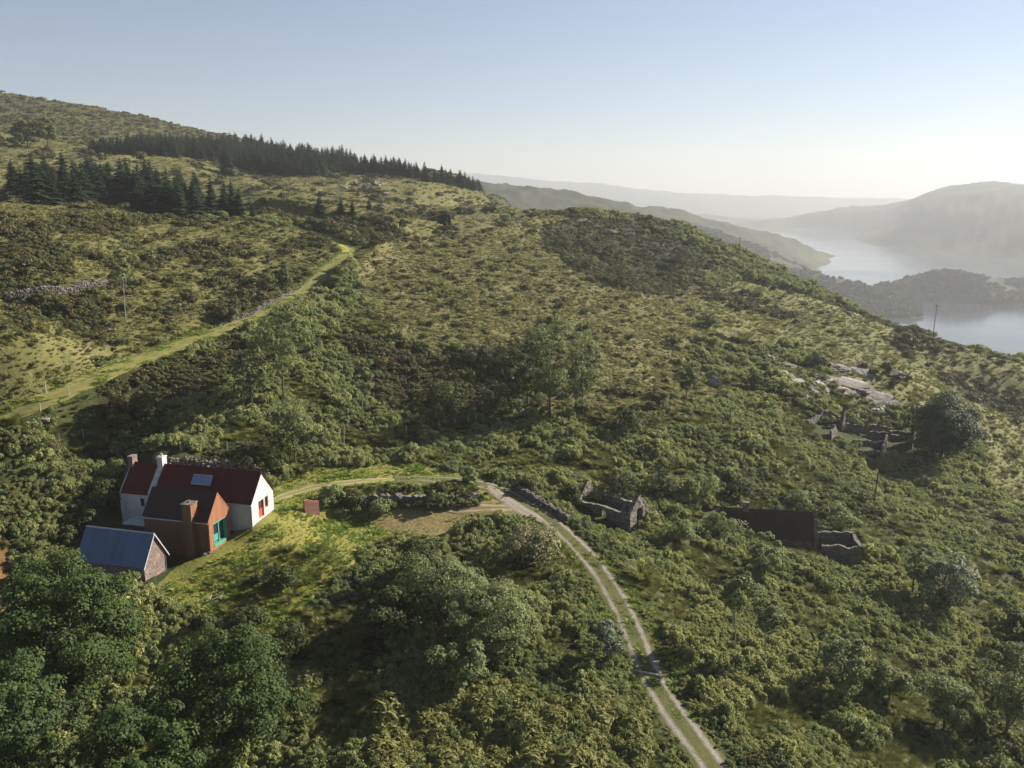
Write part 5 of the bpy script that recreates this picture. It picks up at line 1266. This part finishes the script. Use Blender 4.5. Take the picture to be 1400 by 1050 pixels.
# individual shrubs
for i, (px, py, pyt, w, lf, lb) in enumerate([
    (385, 806, 774, 48, 'bush', 'round dark bush alone on the lower lawn'), (340, 864, 832, 62, 'bush', 'long dark shrub at the lower edge of the lawn'), (398, 896, 850, 80, 'bush', 'dark rushy shrub mass below the lawn'),
    (277, 870, 842, 42, 'bush', 'small dark shrub between the sycamores and the lawn'), (352, 798, 786, 16, 'bush', 'tiny bush left of the round one on the lawn'),
    (165, 585, 530, 46, 'gorse_bloom', 'tall gorse with rusty bloom below the green lane'), (200, 575, 520, 40, 'gorse', 'dark gorse right of the rusty blooming one'), (140, 700, 655, 60, 'bush', 'dark thorn bush against the left end of the cottage'),
    (120, 735, 700, 40, 'bush', 'dark shrub on the bank left of the blue roofed shed'), (90, 738, 715, 34, 'bush', 'low shrub on the grass bank above the earth patch'), (30, 800, 765, 40, 'sycamore', 'leafy shrub beside the bare earth patch'),
    (380, 640, 600, 60, 'bush', 'dark shrub in the shade behind the cottage gable'), (340, 640, 612, 50, 'bush', 'dark shrub behind the middle of the cottage roof'),
    (388, 392, 362, 34, 'gorse', 'dark gorse above the bend of the green lane'), (365, 400, 365, 30, 'gorse', 'dark gorse left of the one above the lane bend'), (312, 440, 415, 34, 'gorse', 'dark gorse at the foot of the broken lane wall'),
    (700, 505, 470, 60, 'gorse', 'dark thorn bush at the upper rim of the hollow'), (650, 500, 470, 50, 'gorse', 'dark thorn bush at the left rim of the hollow'), (605, 560, 520, 70, 'bush', 'dense dark shrub in the shaded hollow, left part'), (680, 565, 525, 70, 'bush', 'dense dark shrub in the shaded hollow, right part'),
    (855, 590, 560, 60, 'bush', 'dark shrub right of the hollow trees'), (895, 560, 535, 40, 'gorse', 'dark gorse on the slope right of the hollow'), (850, 390, 360, 50, 'gorse', 'large dark gorse below the rocky ridge'), (935, 365, 335, 44, 'gorse', 'dark gorse under the right end of the rocky ridge'),
    (800, 370, 345, 50, 'gorse', 'broad gorse in the middle of the dark heather'), (770, 340, 318, 44, 'gorse', 'gorse at the upper left of the dark heather'), (830, 350, 325, 44, 'gorse', 'gorse at the upper right of the dark heather'),
    (1035, 535, 510, 30, 'bush', 'dark bush under the left of the big outcrop'), (1115, 500, 483, 34, 'gorse', 'dark gorse growing on top of the big outcrop'), (1210, 515, 495, 22, 'bush', 'dark bush right of the big outcrop'),
    (850, 680, 645, 60, 'bush', 'tall dark shrubs directly behind the small ruin'), (900, 680, 650, 56, 'bush', 'dark shrub bank between the small ruin and the barn'), (960, 675, 648, 56, 'scrub', 'shrub bank behind the left end of the barn'), (780, 690, 664, 42, 'bush', 'dark shrubs left of the small ruin'), (1010, 685, 655, 46, 'bush', 'dark shrub behind the barn roof'),
    (1150, 735, 690, 50, 'scrub', 'leafy shrub smothering the end of the stone pen'), (1092, 690, 672, 50, 'scrub', 'green shrub rising behind the barn right gable'), (985, 735, 705, 60, 'scrub', 'green shrub in front of the barn left end'),
    (930, 745, 715, 60, 'scrub', 'mound of green scrub between the barn and the track'), (720, 672, 654, 30, 'bush', 'dark shrub at the upper edge of the track fork'), (475, 700, 680, 46, 'bush', 'shrub growing in the sunken garden, left part'), (520, 702, 684, 40, 'scrub', 'shrub growing in the sunken garden, middle part'),
    (455, 690, 666, 40, 'scrub', 'shrub against the red brick wall in the sunken garden'), (590, 694, 680, 40, 'bush', 'shrub growing under the right part of the retaining wall'), (640, 660, 640, 26, 'scrub', 'small scrub mound just above the track curve'),
    (970, 450, 425, 30, 'gorse', 'dark gorse on the slope left of the open grass')]):
    tree(px, py, pyt, w, lb, 0, lf, seed=200 + i, base=.0, ncl=22, per=95, leaf=.2 if py > 600 else .26, tr=.07, name='gorse_bush' if 'gorse' in lf else 'shrub', cat='shrub', lump=.36, limbs=5)

# small dark gorse dotted over the open slope: one of each kind built, then copied
def copies(protos, spots, name, label, cat, group, zoff=0.0, rs=None):
    rs = rs or random.Random(5)
    for i, (x, y, s) in enumerate(spots):
        pm = protos[i % len(protos)]; z = float(mesh_z(x, y))
        if callable(label): lb, gr = label(x, y, i)
        else: lb, gr = label, group
        if isinstance(pm, tuple):
            o = bpy.data.objects.new(name, None); COL.objects.link(o); o.empty_display_size = .3
            for nm, me in zip(('trunk', 'crown'), pm):
                c = bpy.data.objects.new(nm, me); COL.objects.link(c); c.parent = o
        else:
            o = bpy.data.objects.new(name, pm); COL.objects.link(o)
        o.location = (x, y, z + zoff); o.rotation_euler = (0, 0, rs.uniform(0, 6.28)); o.scale = (s, s, s * rs.uniform(.85, 1.15))
        tag(o, lb, cat, gr)

q = np.random.default_rng(77)
gp_m = [bush_mesh('gorse_bush', M['gorse'], q, 520, 9, .9, 1.25, .17, True) for _ in range(4)]
spots = []
for px, py, s in [(1180, 505, 1.6), (1192, 512, 1.5), (1240, 487, 1.5), (1262, 478, 1.4), (1283, 482, 2.0), (1270, 500, 1.3), (1290, 515, 1.5), (1305, 498, 1.2), (1320, 515, 1.4), (1345, 530, 1.7), (1330, 540, 1.3), (1360, 520, 1.2), (1380, 540, 1.4), (1355, 575, 1.3), (1375, 560, 1.1), (1390, 580, 1.6), (1315, 470, 1.5), (1335, 482, 1.3), (1355, 490, 1.2), (1232, 455, 1.9), (1215, 445, 2.2), (1208, 432, 2.3), (1225, 470, 1.5), (1250, 460, 1.6), (1265, 468, 1.5), (1290, 470, 1.4), (1175, 470, 1.2), (1150, 460, 1.0), (1122, 430, 1.5), (1100, 418, 1.6), (1080, 402, 1.5), (1060, 395, 1.6), (1040, 385, 1.7), (1025, 372, 1.8), (1050, 415, 1.6), (1020, 402, 1.8), (1000, 390, 1.5), (990, 410, 1.8), (1010, 425, 1.4), (1090, 442, 1.3), (1130, 445, 1.2), (1365, 600, 1.2), (1300, 540, 1.2), (1240, 520, 1.3), (1220, 528, 1.6), (1350, 610, 1.3), (1385, 625, 1.4), (1285, 455, 1.2), (1370, 498, 1.4), (1195, 440, 1.3), (1140, 410, 1.2), (1160, 425, 1.3)]:
    P = ghit(px, py); spots.append((P[0], P[1], s))
copies(gp_m, spots, 'gorse_bush', 'small dark gorse bush dotted on the open grass slope above the lake', 'shrub', 'gorse bushes on the lakeside slope')
spots = []
for px, py, s in [(385, 272, 2.4), (360, 278, 2.0), (645, 292, 1.8), (632, 293, 2.0), (520, 290, 2.6), (545, 291, 2.3), (575, 293, 1.8), (600, 268, 2.2), (490, 268, 1.8), (430, 262, 1.8), (300, 250, 2.4), (440, 268, 2.4), (560, 275, 2.0), (700, 296, 1.7), (720, 292, 1.6), (745, 294, 1.6), (765, 294, 1.8), (780, 297, 1.6), (240, 238, 2.2), (345, 262, 1.8), (410, 285, 1.8), (500, 300, 1.7), (330, 240, 2.0)]:
    P = ghit(px, py); spots.append((P[0], P[1], s))
copies(gp_m, spots, 'gorse_bush', 'dark round gorse bush dotted on the upper rough pasture', 'shrub', 'gorse bushes on the upper pasture')

# ------------------------------------------------------------------ spruces
protos = [conifer_meshes(300 + i, 10.0, 3.6 + .4 * (i % 3), M['spruce'], M['bark']) for i in range(6)]
def spruce_field(poly_px, n, hpx, minsep, seed):
    """trees standing inside a surveyed outline; spacing in metres"""
    r = random.Random(seed); xs = [p[0] for p in poly_px]; ys = [p[1] for p in poly_px]; out = []; tries = 0
    cand = []
    while len(cand) < n * 6 and tries < n * 60:
        tries += 1
        px, py = r.uniform(min(xs), max(xs)), r.uniform(min(ys), max(ys))
        if in_poly(np.array([px]), np.array([py]), poly_px)[0]: cand.append((px, py))
    for px, py in cand:
        P = ghit(px, py)
        if P[1] > 1100: continue
        if all((P[0] - a) ** 2 + (P[1] - b) ** 2 > minsep ** 2 for a, b, _ in out):
            out.append((P[0], P[1], hpx(px) * (P[1] * CP - P[2] * SP) / F / 10.0 * r.uniform(.66, 1.12)))
        if len(out) >= n: break
    return out
UP = [(122, 212), (200, 212), (300, 222), (330, 232), (380, 240), (420, 243), (470, 236), (530, 240), (600, 250), (640, 258), (676, 266), (676, 262), (640, 252), (600, 243), (520, 232), (430, 221), (320, 208), (220, 201), (124, 203)]
up = spruce_field(UP, 225, lambda px: np.interp(px, [120, 250, 330, 420, 520, 600, 680], [18, 24, 27, 27, 24, 21, 16]), 2.9, 5)
def up_label(x, y, i):
    return 'tall dark spruce packed into the long plantation strip below the skyline', 'spruces of the upper plantation'
copies(protos, up, 'spruce', up_label, 'spruce', None)
more = [t_ for t_ in spruce_field(UP, 470, lambda px: np.interp(px, [120, 250, 330, 420, 520, 600, 680], [18, 23, 26, 26, 23, 20, 15]), 1.9, 15) if all((t_[0] - a_) ** 2 + (t_[1] - b_) ** 2 > 3.2 for a_, b_, _ in up)]
nn = len(more); rs_ = np.random.default_rng(4); sc_ = np.array([[t_[2] * 1.02] * 3 for t_ in more])
pm_ = []
for tm_, cm_ in protos[:3]:
    pm_.append(cm_)
scatter('spruce_stand', pm_, np.array([(t_[0], t_[1], float(mesh_z(t_[0], t_[1]))) for t_ in more]), np.stack([np.zeros(nn), np.zeros(nn), rs_.uniform(0, 6.28, nn)], 1), sc_, rs_.integers(0, 3, nn), 'crowded spruces filling the rest of the upper plantation strip')
LOW = [(8, 262), (60, 262), (130, 262), (200, 272), (260, 280), (322, 290), (335, 297), (290, 300), (225, 294), (170, 284), (100, 280), (30, 280)]
low = spruce_field(LOW, 85, lambda px: np.interp(px, [0, 60, 110, 200, 260, 320], [42, 54, 56, 50, 50, 42]), 2.6, 6)
copies(protos, low, 'spruce', 'tall dark spruce in the dense lower grove above the heathery bank', 'spruce', 'spruces of the lower grove')
for i, (px, py, pyt, k) in enumerate([(437, 292, 262, 'small spruce alone right of the lower grove, behind the shaded bank'), (466, 292, 268, 'small spruce, left one of a close pair behind the shaded bank'), (482, 293, 272, 'small spruce, right one of a close pair behind the shaded bank'), (505, 288, 270, 'bushy small spruce right of the close pair'), (521, 288, 272, 'rounded small spruce farthest right in the row behind the bank'),
        (346, 298, 276, 'stunted spruce at the right end of the lower grove'), (310, 240, 192, 'tallest spruce standing forward of the upper plantation')]):
    P = ghit(px, py); H = height_at(P, pyt); tm, cm = conifer_meshes(400 + i, H, H * .36, M['spruce'], M['bark'])
    o = empty('spruce', P, random.uniform(0, 6), k, 'spruce'); obj('trunk', tm, o); obj('crown', cm, o)

cover()

# ------------------------------------------------------------------ air, sky, sun, camera
hz = MB(); hz.box(-14000, 14000, -400, 14500, LAKE - 30, 235)
m, nt = new_mat('haze_air'); h = N(nt)
pv = h.n('ShaderNodeVolumePrincipled', Density=0.00018, Anisotropy=0.25); pv.inputs['Color'].default_value = (0.52, 0.54, 0.57, 1)
o_ = nt.nodes.new('ShaderNodeOutputMaterial'); nt.links.new(pv.outputs[0], o_.inputs['Volume'])
tag(hz.build('haze', m), 'thin evening haze over the lake and hills', kind='stuff')

W = bpy.data.worlds.new('World'); SC.world = W; W.use_nodes = True; nt = W.node_tree; nt.nodes.clear(); h = N(nt)
sk = nt.nodes.new('ShaderNodeTexSky'); sk.sky_type = 'NISHITA'; sk.sun_disc = False; sk.sun_elevation = R(SUN_EL); sk.sun_rotation = R(SUN_AZ); sk.air_density = 1.0; sk.dust_density = 0.0; sk.ozone_density = 1.8; sk.altitude = 200
hsv = h.n('ShaderNodeHueSaturation', Saturation=0.78, Value=0.76, Color=sk.outputs[0])
bg = h.n('ShaderNodeBackground', Color=h.mix(1.0, hsv.outputs[0], (0.98, 0.97, 1.05), 'MULTIPLY'), Strength=0.05); wo = nt.nodes.new('ShaderNodeOutputWorld'); nt.links.new(bg.outputs[0], wo.inputs[0])
s = bpy.data.lights.new('sun', 'SUN'); s.energy = 5.0; s.angle = R(.5); s.color = (1.0, .92, .80)
so = bpy.data.objects.new('sun', s); COL.objects.link(so)
ce = math.cos(R(SUN_EL)); d = Vector((math.sin(R(SUN_AZ)) * ce, math.cos(R(SUN_AZ)) * ce, math.sin(R(SUN_EL))))
so.rotation_euler = d.to_track_quat('Z', 'Y').to_euler(); so.location = (300, 200, 300)
cd = bpy.data.cameras.new('camera'); cam = bpy.data.objects.new('camera', cd); COL.objects.link(cam); SC.camera = cam
cd.sensor_fit = 'HORIZONTAL'; cd.sensor_width = 36; cd.lens = 36 * F / 1400; cd.clip_start = .5; cd.clip_end = 60000
cam.location = (0, 0, 0); cam.rotation_euler = (math.pi / 2 - PITCH, 0, 0)
SC.view_settings.view_transform = 'Standard'; SC.view_settings.look = 'None'; SC.view_settings.exposure = 1.48; SC.view_settings.gamma = 1.0
cy = SC.cycles
cy.use_denoising = True; cy.max_bounces = 6; cy.diffuse_bounces = 2; cy.glossy_bounces = 2; cy.transmission_bounces = 4; cy.volume_bounces = 1; cy.transparent_max_bounces = 6
